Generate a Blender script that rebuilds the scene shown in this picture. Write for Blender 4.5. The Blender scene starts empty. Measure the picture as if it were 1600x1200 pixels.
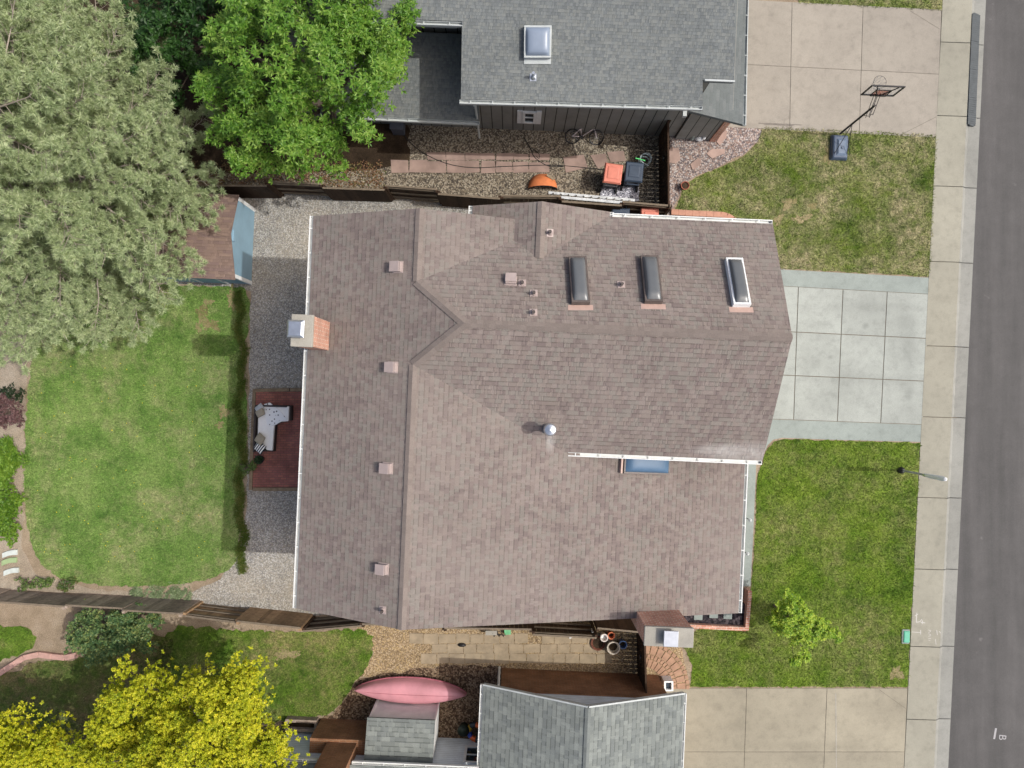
import bpy, math, random
import numpy as np
from mathutils import Vector, Matrix
rng = np.random.default_rng(7)
random.seed(7)
SC = bpy.context.scene
COL = SC.collection
H, F, NX, NY = 25.0, 1100.0, 800.0, 611.0      # drone height, focal length and nadir measured off the photograph

def P(px, py, z=0.0):
    s = (H - z) / F
    return Vector(((px - NX) * s, -(py - NY) * s, z))
A0 = math.radians(2.5); CA, SA = math.cos(A0), math.sin(A0)
def HV(u, v, z):                                # house axes -> world
    return Vector((u * CA - v * SA, -(u * SA + v * CA), z))
UV_U = HV(1, 0, 0); UV_V = HV(0, 1, 0)
def on_plane(px, py, a, bu, bv):                # pixel ray with z = a + bu*u + bv*v
    kx, ky = (px - NX) / F, -(py - NY) / F
    b = bu * CA - bv * SA; c = -bu * SA - bv * CA
    k = b * kx + c * ky
    z = (a + k * H) / (1 + k)
    return P(px, py, z)
def uv_of(p):
    return (p.x * CA - p.y * SA, -p.x * SA - p.y * CA)

WLOC = {}
def tag(o, label=None, cat=None, group=None, kind=None):
    if label: o['label'] = label
    if cat: o['category'] = cat
    if group: o['group'] = group
    if kind: o['kind'] = kind
    return o
def thing(name, loc, label, cat, group=None):
    o = bpy.data.objects.new(name, None); COL.objects.link(o)
    o.empty_display_size = 0.3
    o.location = loc; WLOC[o.name] = Vector(loc)
    return tag(o, label, cat, group)
def copy_tree(o, parent=None):
    c = o.copy(); COL.objects.link(c)
    if parent: c.parent = parent
    for ch in list(o.children): copy_tree(ch, c)
    return c

class MB:
    def __init__(s): s.v = []; s.f = []; s.uv = []; s.smooth = False
    def poly(s, pts, uv=None):
        b = len(s.v); s.v += [Vector(p) for p in pts]
        s.f.append(tuple(range(b, b + len(pts)))); s.uv.append(uv); return s
    def hexa(s, a, b):                           # bottom 4, top 4
        k = len(s.v); s.v += [Vector(p) for p in list(a) + list(b)]
        for q in ((3, 2, 1, 0), (4, 5, 6, 7), (0, 1, 5, 4), (1, 2, 6, 5), (2, 3, 7, 6), (3, 0, 4, 7)):
            s.f.append(tuple(k + i for i in q)); s.uv.append(None)
        return s
    def box(s, c, size, rz=0.0, ax=None):
        c = Vector(c); hx, hy, hz = [q / 2 for q in size]
        if ax is None:
            X = Vector((math.cos(rz), math.sin(rz), 0)); Y = Vector((-math.sin(rz), math.cos(rz), 0)); Z = Vector((0, 0, 1))
        else: X, Y, Z = ax
        q = [(-1, -1), (1, -1), (1, 1), (-1, 1)]
        return s.hexa([c + X * a * hx + Y * b * hy - Z * hz for a, b in q], [c + X * a * hx + Y * b * hy + Z * hz for a, b in q])
    def taper(s, c, s0, s1, h, rz=0.0, off=(0, 0)):   # box with different foot and top
        c = Vector(c); R = Matrix.Rotation(rz, 3, 'Z'); q = [(-1, -1), (1, -1), (1, 1), (-1, 1)]
        return s.hexa([c + R @ Vector((a * s0[0] / 2, b * s0[1] / 2, 0)) for a, b in q],
                      [c + R @ Vector((a * s1[0] / 2 + off[0], b * s1[1] / 2 + off[1], h)) for a, b in q])
    def prism(s, pts, d):                         # polygon pushed along vector d
        n = len(pts); pts = [Vector(p) for p in pts]; d = Vector(d); k = len(s.v)
        s.v += pts + [p + d for p in pts]
        s.f.append(tuple(range(k, k + n))); s.uv.append(None)
        s.f.append(tuple(range(k + 2 * n - 1, k + n - 1, -1))); s.uv.append(None)
        for i in range(n):
            j = (i + 1) % n
            s.f.append((k + j, k + i, k + n + i, k + n + j)); s.uv.append(None)
        return s
    def tube(s, pts, r, n=8, cap=True):
        pts = [Vector(p) for p in pts]; m = len(pts); rs = r if isinstance(r, (list, tuple)) else [r] * m
        k = len(s.v); prev = None
        for i, p in enumerate(pts):
            t = (pts[min(i + 1, m - 1)] - pts[max(i - 1, 0)]).normalized()
            if prev is None:
                a = t.cross(Vector((0, 0, 1)));
                if a.length < 1e-3: a = t.cross(Vector((0, 1, 0)))
            else: a = prev - t * prev.dot(t)
            a.normalize(); prev = a; b = t.cross(a)
            for j in range(n):
                w = 2 * math.pi * j / n; s.v.append(p + (a * math.cos(w) + b * math.sin(w)) * rs[i])
        for i in range(m - 1):
            for j in range(n):
                j2 = (j + 1) % n
                s.f.append((k + i * n + j, k + i * n + j2, k + (i + 1) * n + j2, k + (i + 1) * n + j)); s.uv.append(None)
        if cap:
            s.f.append(tuple(k + j for j in range(n - 1, -1, -1))); s.uv.append(None)
            s.f.append(tuple(k + (m - 1) * n + j for j in range(n))); s.uv.append(None)
        return s
    def lathe(s, prof, c, n=20, sx=1.0, sy=1.0, rz=0.0):
        c = Vector(c); k = len(s.v); m = len(prof)
        for r, z in prof:
            for j in range(n):
                w = 2 * math.pi * j / n + rz; s.v.append(c + Vector((r * math.cos(w) * sx, r * math.sin(w) * sy, z)))
        for i in range(m - 1):
            for j in range(n):
                j2 = (j + 1) % n
                s.f.append((k + i * n + j, k + i * n + j2, k + (i + 1) * n + j2, k + (i + 1) * n + j)); s.uv.append(None)
        s.f.append(tuple(k + j for j in range(n - 1, -1, -1))); s.uv.append(None)
        s.f.append(tuple(k + (m - 1) * n + j for j in range(n))); s.uv.append(None)
        return s
    def dome(s, c, ax, sx, sy, h, n=10, e=0.45):  # pillow surface over a rectangle
        X, Y, Z = ax; k = len(s.v); c = Vector(c)
        for i in range(n + 1):
            for j in range(n + 1):
                a, b = 2 * i / n - 1, 2 * j / n - 1
                s.v.append(c + X * a * sx / 2 + Y * b * sy / 2 + Z * h * ((1 - a ** 4) * (1 - b ** 4)) ** e)
        for i in range(n):
            for j in range(n):
                q = k + i * (n + 1) + j
                s.f.append((q, q + n + 1, q + n + 2, q + 1)); s.uv.append(None)
        return s
    def build(s, name, mat, parent=None, loc=None, bevel=0.0):
        if parent is not None: o0 = WLOC[parent.name]
        elif loc is not None: o0 = Vector(loc)
        else:
            n = len(s.v); o0 = Vector((sum(p.x for p in s.v) / n, sum(p.y for p in s.v) / n, min(p.z for p in s.v)))
        me = bpy.data.meshes.new(name)
        me.from_pydata([tuple(p - o0) for p in s.v], [], s.f); me.update()
        uvl = me.uv_layers.new(name='UVMap'); li = 0
        for pi, poly in enumerate(me.polygons):
            u = s.uv[pi]; nrm = poly.normal
            if u is None:
                if abs(nrm.z) > 0.985: t, b = Vector((1, 0, 0)), Vector((0, 1, 0))
                else:
                    t = Vector((0, 0, 1)).cross(nrm).normalized(); b = nrm.cross(t)
            for q, vi in enumerate(poly.vertices):
                if u is not None: uvl.data[poly.loop_start + q].uv = u[q]
                else:
                    w = s.v[vi]; uvl.data[poly.loop_start + q].uv = (w.dot(t), w.dot(b))
        if s.smooth:
            me.polygons.foreach_set('use_smooth', [True] * len(me.polygons)); 
        me.materials.append(mat)
        o = bpy.data.objects.new(name, me); COL.objects.link(o)
        if parent is not None: o.parent = parent
        else: o.location = o0
        WLOC[o.name] = o0
        if bevel:
            m = o.modifiers.new('bevel', 'BEVEL'); m.width = bevel; m.segments = 2; m.limit_method = 'ANGLE'
        return o

# ------------------------------------------------------------------ materials
def L(r, g, b, k=1.0):                            # sRGB 0-255 -> linear albedo
    f = lambda c: ((c / 255 + 0.055) / 1.055) ** 2.4 if c > 10 else c / 255 / 12.92
    return (f(r) * k, f(g) * k, f(b) * k, 1)
class NT:
    def __init__(s, name, rough=0.8, spec=0.3):
        s.m = bpy.data.materials.new(name); s.m.use_nodes = True; s.t = s.m.node_tree; s.n = s.t.nodes; s.l = s.t.links
        s.b = s.n['Principled BSDF']; s.b.inputs['Roughness'].default_value = rough; s.b.inputs['Specular IOR Level'].default_value = spec
    def new(s, ty, **kw):
        x = s.n.new(ty)
        for k, v in kw.items():
            if isinstance(k, str) and hasattr(x, k): setattr(x, k, v)
        return x
    def lk(s, a, b): s.l.new(a, b)
    def pos(s):
        return s.new('ShaderNodeNewGeometry').outputs['Position']
    def uv(s):
        return s.new('ShaderNodeTexCoord').outputs['UV']
    def noise(s, vec, scale, detail=4, rough=0.55, out='Fac'):
        x = s.new('ShaderNodeTexNoise'); x.inputs['Scale'].default_value = scale; x.inputs['Detail'].default_value = detail
        x.inputs['Roughness'].default_value = rough; s.lk(vec, x.inputs['Vector']); return x.outputs[out]
    def math(s, op, a, b=None, c=None):
        x = s.new('ShaderNodeMath', operation=op)
        for i, q in enumerate((a, b, c)):
            if q is None: continue
            if isinstance(q, (int, float)): x.inputs[i].default_value = q
            else: s.lk(q, x.inputs[i])
        return x.outputs[0]
    def ramp(s, fac, stops, interp='LINEAR'):
        x = s.new('ShaderNodeValToRGB'); x.color_ramp.interpolation = interp; e = x.color_ramp.elements
        while len(e) < len(stops): e.new(0.5)
        for q, (p, c) in zip(e, stops): q.position = p; q.color = c if len(c) == 4 else (*c, 1)
        s.lk(fac, x.inputs[0]); return x.outputs[0]
    def mix(s, fac, a, b, mode='MIX'):
        x = s.new('ShaderNodeMix', data_type='RGBA', blend_type=mode)
        for i, q in ((0, fac), (6, a), (7, b)):
            if isinstance(q, (int, float)): x.inputs[i].default_value = q
            elif isinstance(q, tuple): x.inputs[i].default_value = q
            else: s.lk(q, x.inputs[i])
        return x.outputs[2]
    def bump(s, h, strength=0.4, dist=0.02):
        x = s.new('ShaderNodeBump'); x.inputs['Strength'].default_value = strength; x.inputs['Distance'].default_value = dist
        s.lk(h, x.inputs['Height']); s.lk(x.outputs[0], s.b.inputs['Normal'])
    def col(s, c):
        if isinstance(c, tuple): s.b.inputs['Base Color'].default_value = c
        else: s.lk(c, s.b.inputs['Base Color'])
        return s.m
g = lambda v: (v, v, v, 1)
def plain(name, c, rough=0.6, metal=0.0, var=0.25, scale=6.0, spec=0.4, bump=0.0):
    t = NT(name, rough, spec); t.b.inputs['Metallic'].default_value = metal
    p = t.pos(); n = t.noise(p, scale, 5, 0.6)
    lo = tuple(x * (1 - var) for x in c[:3]) + (1,); hi = tuple(min(1, x * (1 + var)) for x in c[:3]) + (1,)
    if bump: t.bump(t.noise(p, scale * 8, 3), bump, 0.01)
    return t.col(t.ramp(n, [(0.3, lo), (0.7, hi)]))
def concrete(name, c, stain=0.18, spots=()):
    t = NT(name, 0.85, 0.25); p = t.pos()
    a = t.noise(p, 0.55, 5, 0.6); b = t.noise(p, 45, 3, 0.6); d = t.noise(p, 3.2, 6, 0.7)
    lo = tuple(x * (1 - stain) for x in c[:3]) + (1,); hi = tuple(x * (1 + stain * .6) for x in c[:3]) + (1,)
    x = t.ramp(a, [(0.3, lo), (0.68, hi)])
    x = t.mix(1.0, x, t.ramp(d, [(0.25, g(0.80)), (0.5, g(1.0)), (0.8, g(1.06))]), 'MULTIPLY')
    x = t.mix(1.0, x, t.ramp(b, [(0.3, g(0.88)), (0.7, g(1.08))]), 'MULTIPLY')
    r = t.new('ShaderNodeNewGeometry').outputs['Random Per Island']; x = t.mix(1.0, x, t.ramp(r, [(0, g(.94)), (1, g(1.04))]), 'MULTIPLY')
    sm = t.noise(p, 1.1, 3, 0.5); x = t.mix(t.ramp(sm, [(.6, g(0)), (.75, g(.3))]), x, tuple(q * .62 for q in c[:3]) + (1,))
    for (sx, sy, rx, ry, am) in spots:            # oil drips and worn tyre paths
        mp = t.new('ShaderNodeMapping', vector_type='TEXTURE'); mp.inputs['Location'].default_value = (sx, sy, 0); mp.inputs['Scale'].default_value = (rx, ry, 1e6); t.lk(p, mp.inputs[0])
        ln = t.new('ShaderNodeVectorMath', operation='LENGTH'); t.lk(mp.outputs[0], ln.inputs[0])
        f = t.math('MULTIPLY', t.ramp(ln.outputs['Value'], [(0.3, g(am)), (1.0, g(0))]), t.ramp(t.noise(p, 4, 4, .7), [(.3, g(.3)), (.65, g(1))])); x = t.mix(f, x, tuple(q * .5 for q in c[:3]) + (1,))
    t.bump(b, 0.15, 0.01); return t.col(x)
def gravel(name, cols, scale=17.0, warm=None):
    t = NT(name, 0.9, 0.2); p = t.pos()
    v = t.new('ShaderNodeTexVoronoi'); v.inputs['Scale'].default_value = scale; t.lk(p, v.inputs['Vector'])
    sp = t.new('ShaderNodeSeparateColor'); t.lk(v.outputs['Color'], sp.inputs[0])
    n = len(cols); x = t.ramp(sp.outputs[0], [(i / n, c) for i, c in enumerate(cols)], 'CONSTANT')
    e = t.ramp(v.outputs['Distance'], [(0.3, g(1.0)), (0.8, g(0.6))])
    x = t.mix(1.0, x, e, 'MULTIPLY')
    lg = t.noise(p, 0.6, 5, 0.65); x = t.mix(1.0, x, t.ramp(lg, [(0.3, g(0.78)), (0.7, g(1.12))]), 'MULTIPLY')
    if warm: x = t.mix(t.ramp(t.noise(p, 0.35, 4), [(0.5, g(0)), (0.7, g(0.3))]), x, warm)
    t.bump(t.math('MULTIPLY', v.outputs['Distance'], -1), 0.45, 0.02); return t.col(x)
def dirt(name, a, b, c):
    t = NT(name, 0.95, 0.1); p = t.pos()
    x = t.ramp(t.noise(p, 0.9, 7, 0.7), [(0.3, a), (0.5, b), (0.7, c)])
    f = t.noise(p, 30, 4, 0.75); x = t.mix(1.0, x, t.ramp(f, [(0.3, g(0.55)), (0.55, g(1.0)), (0.75, g(1.35))]), 'MULTIPLY')
    t.bump(f, 0.6, 0.03); return t.col(x)
def grass_mat(name, dark, mid, light, dry, dryamt=0.5, blade=False, dscale=0.55):
    t = NT(name, 0.75, 0.2); p = t.pos()
    n1 = t.noise(p, 0.75, 6, 0.68); n2 = t.noise(p, 3.3, 5, 0.7); n3 = t.noise(p, 22, 4, 0.75)
    x = t.ramp(n1, [(0.32, dark), (0.5, mid), (0.68, light)])
    x = t.mix(t.ramp(n2, [(0.40, g(0)), (0.72, g(0.65))]), x, light)
    mp = t.new('ShaderNodeMapping'); mp.inputs['Location'].default_value = (31, 17, 5); t.lk(p, mp.inputs[0])
    d1 = t.noise(mp.outputs[0], dscale, 6, 0.72); d2 = t.noise(mp.outputs[0], dscale * 6, 5, 0.7)
    dm = t.math('MULTIPLY', t.ramp(d1, [(0.50 - dryamt * .25, g(0)), (0.72 - dryamt * .15, g(1))]), t.ramp(d2, [(0.33, g(0.1)), (0.6, g(1))]))
    x = t.mix(dm, x, dry)
    x = t.mix(1.0, x, t.ramp(n3, [(0.28, g(0.45)), (0.5, g(0.95)), (0.75, g(1.5))]), 'MULTIPLY')
    if blade:
        r = t.new('ShaderNodeNewGeometry').outputs['Random Per Island']
        x = t.mix(1.0, x, t.ramp(r, [(0, g(0.65)), (1, g(1.45))]), 'MULTIPLY')
        t.b.inputs['Subsurface Weight'].default_value = 0.0
    else: t.bump(n3, 0.8, 0.05)
    return t.col(x)
def shingle(name, cols, h=0.118, w=0.27, dark=0.55, stain=None, tab=0.86, spots=()):
    t = NT(name, 0.92, 0.15); uv = t.uv(); s = t.new('ShaderNodeSeparateXYZ'); t.lk(uv, s.inputs[0]); u, v = s.outputs[0], s.outputs[1]
    vh = t.math('DIVIDE', v, h); row = t.math('FLOOR', vh); fr = t.math('FRACT', vh)
    def run(freq, k):                             # tabs of uneven length along each course
        c = t.new('ShaderNodeCombineXYZ'); t.lk(t.math('ADD', t.math('MULTIPLY', u, freq), t.math('MULTIPLY', row, 3.71 * k)), c.inputs[0]); t.lk(t.math('MULTIPLY', row, 17.3), c.inputs[1]); c.inputs[2].default_value = k * 5.1
        return t.noise(c.outputs[0], 1.0, 1.5, 0.5)
    a = run(1.0 / w, 1.0); tabm = t.ramp(a, [(0.49, g(0)), (0.51, g(1))])
    q = t.math('ADD', t.math('DIVIDE', u, w * 1.25), t.math('MULTIPLY', row, 0.618))
    c = t.new('ShaderNodeCombineXYZ'); t.lk(t.math('FLOOR', q), c.inputs[0]); t.lk(row, c.inputs[1])
    wn = t.new('ShaderNodeTexWhiteNoise', noise_dimensions='2D'); t.lk(c.outputs[0], wn.inputs['Vector']); r1 = wn.outputs['Value']
    n = len(cols); x = t.ramp(r1, [(i / n, k) for i, k in enumerate(cols)], 'CONSTANT')
    x = t.mix(tabm, x, t.mix(1.0, x, g(tab), 'MULTIPLY'))
    p = t.pos()
    big = t.noise(p, 0.5, 5, 0.65); x = t.mix(1.0, x, t.ramp(big, [(0.3, g(0.9)), (0.7, g(1.08))]), 'MULTIPLY')
    gr = t.noise(p, 60, 3, 0.7); x = t.mix(1.0, x, t.ramp(gr, [(0.3, g(0.8)), (0.7, g(1.2))]), 'MULTIPLY')
    edge = t.math('MULTIPLY', t.math('GREATER_THAN', fr, 0.80), t.math('ADD', 0.25, t.math('MULTIPLY', 0.75, tabm)))  # shadow line below each butt edge, painted into the shingle colour
    x = t.mix(edge, x, t.mix(1.0, x, g(dark), 'MULTIPLY'))
    if stain:
        x = t.mix(t.ramp(t.noise(p, 0.28, 4, 0.6), [(0.45, g(0)), (0.7, g(0.35))]), x, stain)
    for (sx, sy, rx, ry) in spots:                # pale zinc wash and wear at fixed places
        mp = t.new('ShaderNodeMapping', vector_type='TEXTURE'); mp.inputs['Location'].default_value = (sx, sy, 0); mp.inputs['Scale'].default_value = (rx, ry, 1e6); t.lk(p, mp.inputs[0])
        ln = t.new('ShaderNodeVectorMath', operation='LENGTH'); t.lk(mp.outputs[0], ln.inputs[0])
        f = t.math('MULTIPLY', t.ramp(ln.outputs['Value'], [(0.2, g(.75)), (1.0, g(0))]), t.ramp(t.noise(p, 5, 4, .7), [(.3, g(.35)), (.65, g(1))]))
        x = t.mix(f, x, L(190, 186, 180, K))
    hgt = t.math('ADD', t.math('SUBTRACT', 1.0, fr), t.math('MULTIPLY', tabm, 0.6))
    t.bump(hgt, 0.7, 0.016); return t.col(x)
def brick(name, c1, c2, mortar, bw=0.21, bh=0.07, world=False):
    t = NT(name, 0.9, 0.2); b = t.new('ShaderNodeTexBrick'); vec = t.pos() if world else t.uv(); t.lk(vec, b.inputs['Vector'])
    b.inputs['Scale'].default_value = 1; b.inputs['Brick Width'].default_value = bw; b.inputs['Row Height'].default_value = bh
    b.inputs['Mortar Size'].default_value = 0.008; b.inputs['Color1'].default_value = c1; b.inputs['Color2'].default_value = c2; b.inputs['Mortar'].default_value = mortar
    p = t.pos(); x = t.mix(1.0, b.outputs[0], t.ramp(t.noise(p, 1.3, 6, 0.7), [(0.3, g(0.65)), (0.7, g(1.25))]), 'MULTIPLY')
    x = t.mix(1.0, x, t.ramp(t.noise(p, 40, 3, 0.7), [(0.3, g(0.8)), (0.7, g(1.2))]), 'MULTIPLY')
    t.bump(b.outputs['Fac'], -0.5, 0.01); return t.col(x)
def grooved(name, c, pitch, axis=1, line=0.35, wid=0.07, var=0.15, rough=0.6):   # lap siding / board seams
    t = NT(name, rough, 0.3); s = t.new('ShaderNodeSeparateXYZ'); t.lk(t.uv(), s.inputs[0])
    fr = t.math('FRACT', t.math('DIVIDE', s.outputs[axis], pitch)); k = t.math('LESS_THAN', fr, wid)
    p = t.pos(); n = t.noise(p, 2.0, 5, 0.65)
    x = t.ramp(n, [(0.3, tuple(q * (1 - var) for q in c[:3]) + (1,)), (0.7, tuple(q * (1 + var) for q in c[:3]) + (1,))])
    x = t.mix(k, x, t.mix(1.0, x, g(line), 'MULTIPLY')); t.bump(fr, 0.4, 0.015); return t.col(x)
def wood(name, c, var=0.4, rough=0.85):
    t = NT(name, rough, 0.15); p = t.pos(); n = t.noise(p, 7, 6, 0.75)
    r = t.new('ShaderNodeNewGeometry').outputs['Random Per Island']
    x = t.ramp(n, [(0.28, tuple(q * (1 - var) for q in c[:3]) + (1,)), (0.72, tuple(q * (1 + var) for q in c[:3]) + (1,))])
    x = t.mix(1.0, x, t.ramp(r, [(0, g(0.7)), (1, g(1.3))]), 'MULTIPLY'); t.bump(t.noise(p, 50, 3), 0.3, 0.01); return t.col(x)
def leafmat(name, a, b, c, trans=0.3, scale=1.1, rough=0.5):
    t = NT(name, rough, 0.35); p = t.pos(); r = t.new('ShaderNodeNewGeometry').outputs['Random Per Island']
    f = t.math('ADD', t.math('MULTIPLY', t.noise(p, scale, 3, 0.6), 0.75), t.math('MULTIPLY', r, 0.4))
    x = t.ramp(f, [(0.3, a), (0.56, b), (0.85, c)]); t.col(x)
    tr = t.new('ShaderNodeBsdfTranslucent'); t.lk(t.mix(1.0, x, (1.0, 1.0, 0.55, 1), 'MULTIPLY'), tr.inputs[0])
    ms = t.new('ShaderNodeMixShader'); ms.inputs[0].default_value = trans
    t.lk(t.b.outputs[0], ms.inputs[1]); t.lk(tr.outputs[0], ms.inputs[2]); t.lk(ms.outputs[0], t.n['Material Output'].inputs[0]); return t.m

K = 0.74
M = {}
M['roof'] = shingle('brown_shingles', [L(145,134,126,K), L(142,130,123,K), L(144,136,128,K), L(138,126,120,K), L(147,136,129,K), L(142,135,127,K), L(133,121,116,K)], h=0.125, w=0.12, dark=0.7, tab=.93, stain=L(150,140,132,K), spots=((1.0, -1.3, .16, .42), (6.2, -1.62, 1.3, .35), (5.4, -1.55, .9, .2)))
def capmat(name, c):
    t = NT(name, .92, .15); r = t.new('ShaderNodeNewGeometry').outputs['Random Per Island']; p = t.pos()
    x = t.mix(1.0, t.ramp(r, [(0, g(.9)), (1, g(1.06))]), c, 'MULTIPLY'); return t.col(t.mix(1.0, x, t.ramp(t.noise(p, 50, 3, .7), [(.3, g(.8)), (.7, g(1.15))]), 'MULTIPLY'))
M['roofcap'] = capmat('brown_ridge_shingles', L(143,132,124,K))
M['sroofcap'] = capmat('grey_ridge_shingles', L(128,134,131,K))
M['nroof'] = shingle('grey_shingles', [L(128,133,132,K), L(123,128,127,K), L(133,137,134,K), L(119,124,124,K), L(130,134,131,K)], h=0.085, w=0.085, dark=0.86, tab=.9)
M['nroof2'] = shingle('smooth_grey_shingles', [L(122,127,126,K), L(116,122,121,K)], h=0.12, w=0.3, dark=0.9, tab=.95)
M['sroof'] = shingle('grey_green_shingles', [L(138,144,139,K), L(131,137,133,K), L(143,149,144,K), L(127,133,130,K)], h=0.15, w=0.22, dark=0.66, tab=.9)
M['shedroof'] = shingle('shed_shingles', [L(150,128,116,K), L(144,123,113,K), L(154,132,119,K), L(140,119,112,K)], h=0.10, w=0.26, dark=0.8, tab=.92)
M['white'] = plain('white_paint', L(232,234,232,0.92), 0.45, var=0.08)
M['gutter'] = plain('gutter_paint', L(224,226,222,0.85), 0.4, var=0.1, scale=3)
M['ngutter'] = plain('grey_gutter_paint', L(190,196,194,0.8), 0.45, var=0.1)
M['beige'] = grooved('beige_siding', L(196,188,172,0.7), 0.18)
M['nwall'] = grooved('dark_board_siding', L(142,142,136,0.85), 0.36, axis=0, line=0.06, wid=0.08)
M['swall'] = grooved('pale_blue_siding', L(222,232,238,0.98), 0.12, line=0.6, wid=0.12)
M['shedwall'] = plain('blue_paint', L(138,170,188,0.84), 0.55, var=0.07, scale=2)
M['brick'] = brick('red_brick', L(184,124,102,0.9), L(204,152,128,0.9), L(206,194,178,0.9), .2, .085)
M['brickdark'] = brick('brown_brick', L(158,112,80,0.8), L(140,98,70,0.8), L(162,134,108,0.7))
M['cap'] = concrete('chimney_cap', L(176,172,160,0.75))
M['metal'] = plain('galvanized', L(200,206,212,0.9), 0.28, metal=0.85, var=0.1)
M['pinkmetal'] = plain('painted_vent_metal', L(184,168,162,0.74), 0.55, var=0.08)
M['dark'] = plain('black_metal', L(34,33,34), 0.5, var=0.2)
M['pipe'] = plain('dark_pipe', L(70,62,58), 0.6)
M['brownframe'] = plain('brown_frame', L(104,94,88,0.75), 0.5)
M['flash'] = plain('copper_flashing', L(200,170,156,0.72), 0.5, var=0.1)
M['dome'] = plain('smoked_dome', L(110,113,114,0.7), 0.3, spec=0.5, var=0.05)
M['bluedome'] = plain('blue_dome', L(96,128,158,0.6), 0.45, spec=0.3, var=0.05)
M['whitedome'] = plain('pale_dome', L(146,160,178,0.68), 0.35, spec=0.5, var=0.05)
M['glass'] = plain('window_glass', L(40,52,60), 0.1, spec=0.7, var=0.1)
M['road'] = None
def asphalt():
    t = NT('asphalt', 0.9, 0.25); p = t.pos()
    mp = t.new('ShaderNodeMapping'); mp.inputs['Scale'].default_value = (1.6, 0.12, 1); t.lk(p, mp.inputs[0])
    a = t.noise(mp.outputs[0], 0.9, 5, 0.6); b = t.noise(p, 70, 3, 0.8); c = t.noise(p, 1.4, 6, 0.7)
    x = t.ramp(a, [(0.3, L(90,89,87,0.68)), (0.7, L(110,108,106,0.68))])
    x = t.mix(1.0, x, t.ramp(b, [(0.3, g(0.72)), (0.7, g(1.3))]), 'MULTIPLY'); x = t.mix(1.0, x, t.ramp(c, [(0.3, g(0.9)), (0.7, g(1.08))]), 'MULTIPLY')
    sp = t.noise(p, 2.2, 2, 0.4); x = t.mix(t.ramp(sp, [(0.74, g(0)), (0.80, g(0.5))]), x, L(150,146,144,0.7))
    t.bump(b, 0.3, 0.01); return t.col(x)
M['road'] = asphalt()
M['conc'] = concrete('pale_concrete', L(178,183,175,K), 0.2, ((14.1, -.1, .2, .3, .6), (12.55, 2.3, .16, .14, .6), (14.05, 1.9, .35, 2.6, .25), (13.2, .4, 3.2, .25, .22), (13.0, 3.0, 3.0, .22, .2), (11.3, 1.2, .14, .1, .5)))
M['conc2'] = concrete('grey_concrete', L(160,169,162,K), 0.16)
M['conctan'] = concrete('tan_concrete', L(170,163,150,K), 0.12)
M['concside'] = concrete('sidewalk_concrete', L(168,165,149,K), 0.12)
M['concs'] = concrete('weathered_tan_concrete', L(168,161,141,K), 0.18, ((8.0, -11.9, .7, .3, .3), (10.5, -12.6, 2.8, .22, .25), (7.3, -11.2, .25, .2, .4)))
M['concpan'] = concrete('gutter_concrete', L(158,158,150,K), 0.14)
M['joint'] = plain('joint_dirt', L(104,98,86), 0.95)
M['soil'] = dirt('tan_soil', L(142,126,104,K), L(172,154,130,K), L(190,174,152,K))
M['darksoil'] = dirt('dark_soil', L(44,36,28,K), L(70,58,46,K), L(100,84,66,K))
M['gravel'] = gravel('pea_gravel', [L(188,184,174,K), L(168,165,158,K), L(198,195,186,K), L(152,150,146,K), L(208,205,198,K), L(176,168,154,K)], 27, warm=L(198,182,152,K))
M['ngravel'] = gravel('brown_gravel', [L(150,138,118,K), L(120,110,96,K), L(176,164,144,K), L(98,90,82,K), L(190,180,160,K)], 24)
M['pinkgravel'] = gravel('pink_gravel', [L(170,154,144,K), L(140,132,130,K), L(194,178,168,K), L(120,110,110,K), L(160,136,124,K), L(200,192,186,K)], 22)
M['sgravel'] = gravel('tan_gravel', [L(188,164,128,K), L(166,142,108,K), L(206,184,150,K), L(150,128,100,K), L(198,172,126,K)], 27)
M['mulch'] = gravel('brown_mulch', [L(128,104,82,K), L(100,80,62,K), L(150,126,102,K), L(84,66,52,K), L(168,146,120,K)], 20)
M['dryturf'] = dirt('dry_turf', L(120,118,70,K), L(160,148,108,K), L(182,168,132,K))
M['lava'] = gravel('lava_rock', [L(46,42,46), L(64,58,62), L(34,30,34), L(86,78,80)], 12)
M['flag'] = plain('pink_flagstone', L(170,146,134,K), 0.9, var=0.26, scale=1.6, bump=0.4)
M['paver'] = plain('tan_paver', L(168,152,126,K), 0.9, var=0.22, scale=2.5, bump=0.4)
M['patio'] = brick('patio_brick', L(172,112,98,K), L(150,96,90,K), L(120,96,86,K), 0.2, 0.085, world=True)
M['timber'] = wood('weathered_timber', L(150,132,108,K))
M['fence'] = wood('fence_brown', L(160,132,102,.85), 0.35)
M['fencegrey'] = wood('fence_grey', L(164,148,134,.8), 0.42)
M['fencerail'] = wood('fence_rail', L(128,116,100,K), 0.25)
M['fencedark'] = wood('fence_dark', L(72,56,44,K), 0.3)
M['edge'] = plain('pink_edging', L(200,150,126,K), 0.9, var=0.15, bump=0.3)
M['pinkstone'] = plain('pink_stone', L(206,164,150,K), 0.9, var=0.15, bump=0.3)
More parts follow.
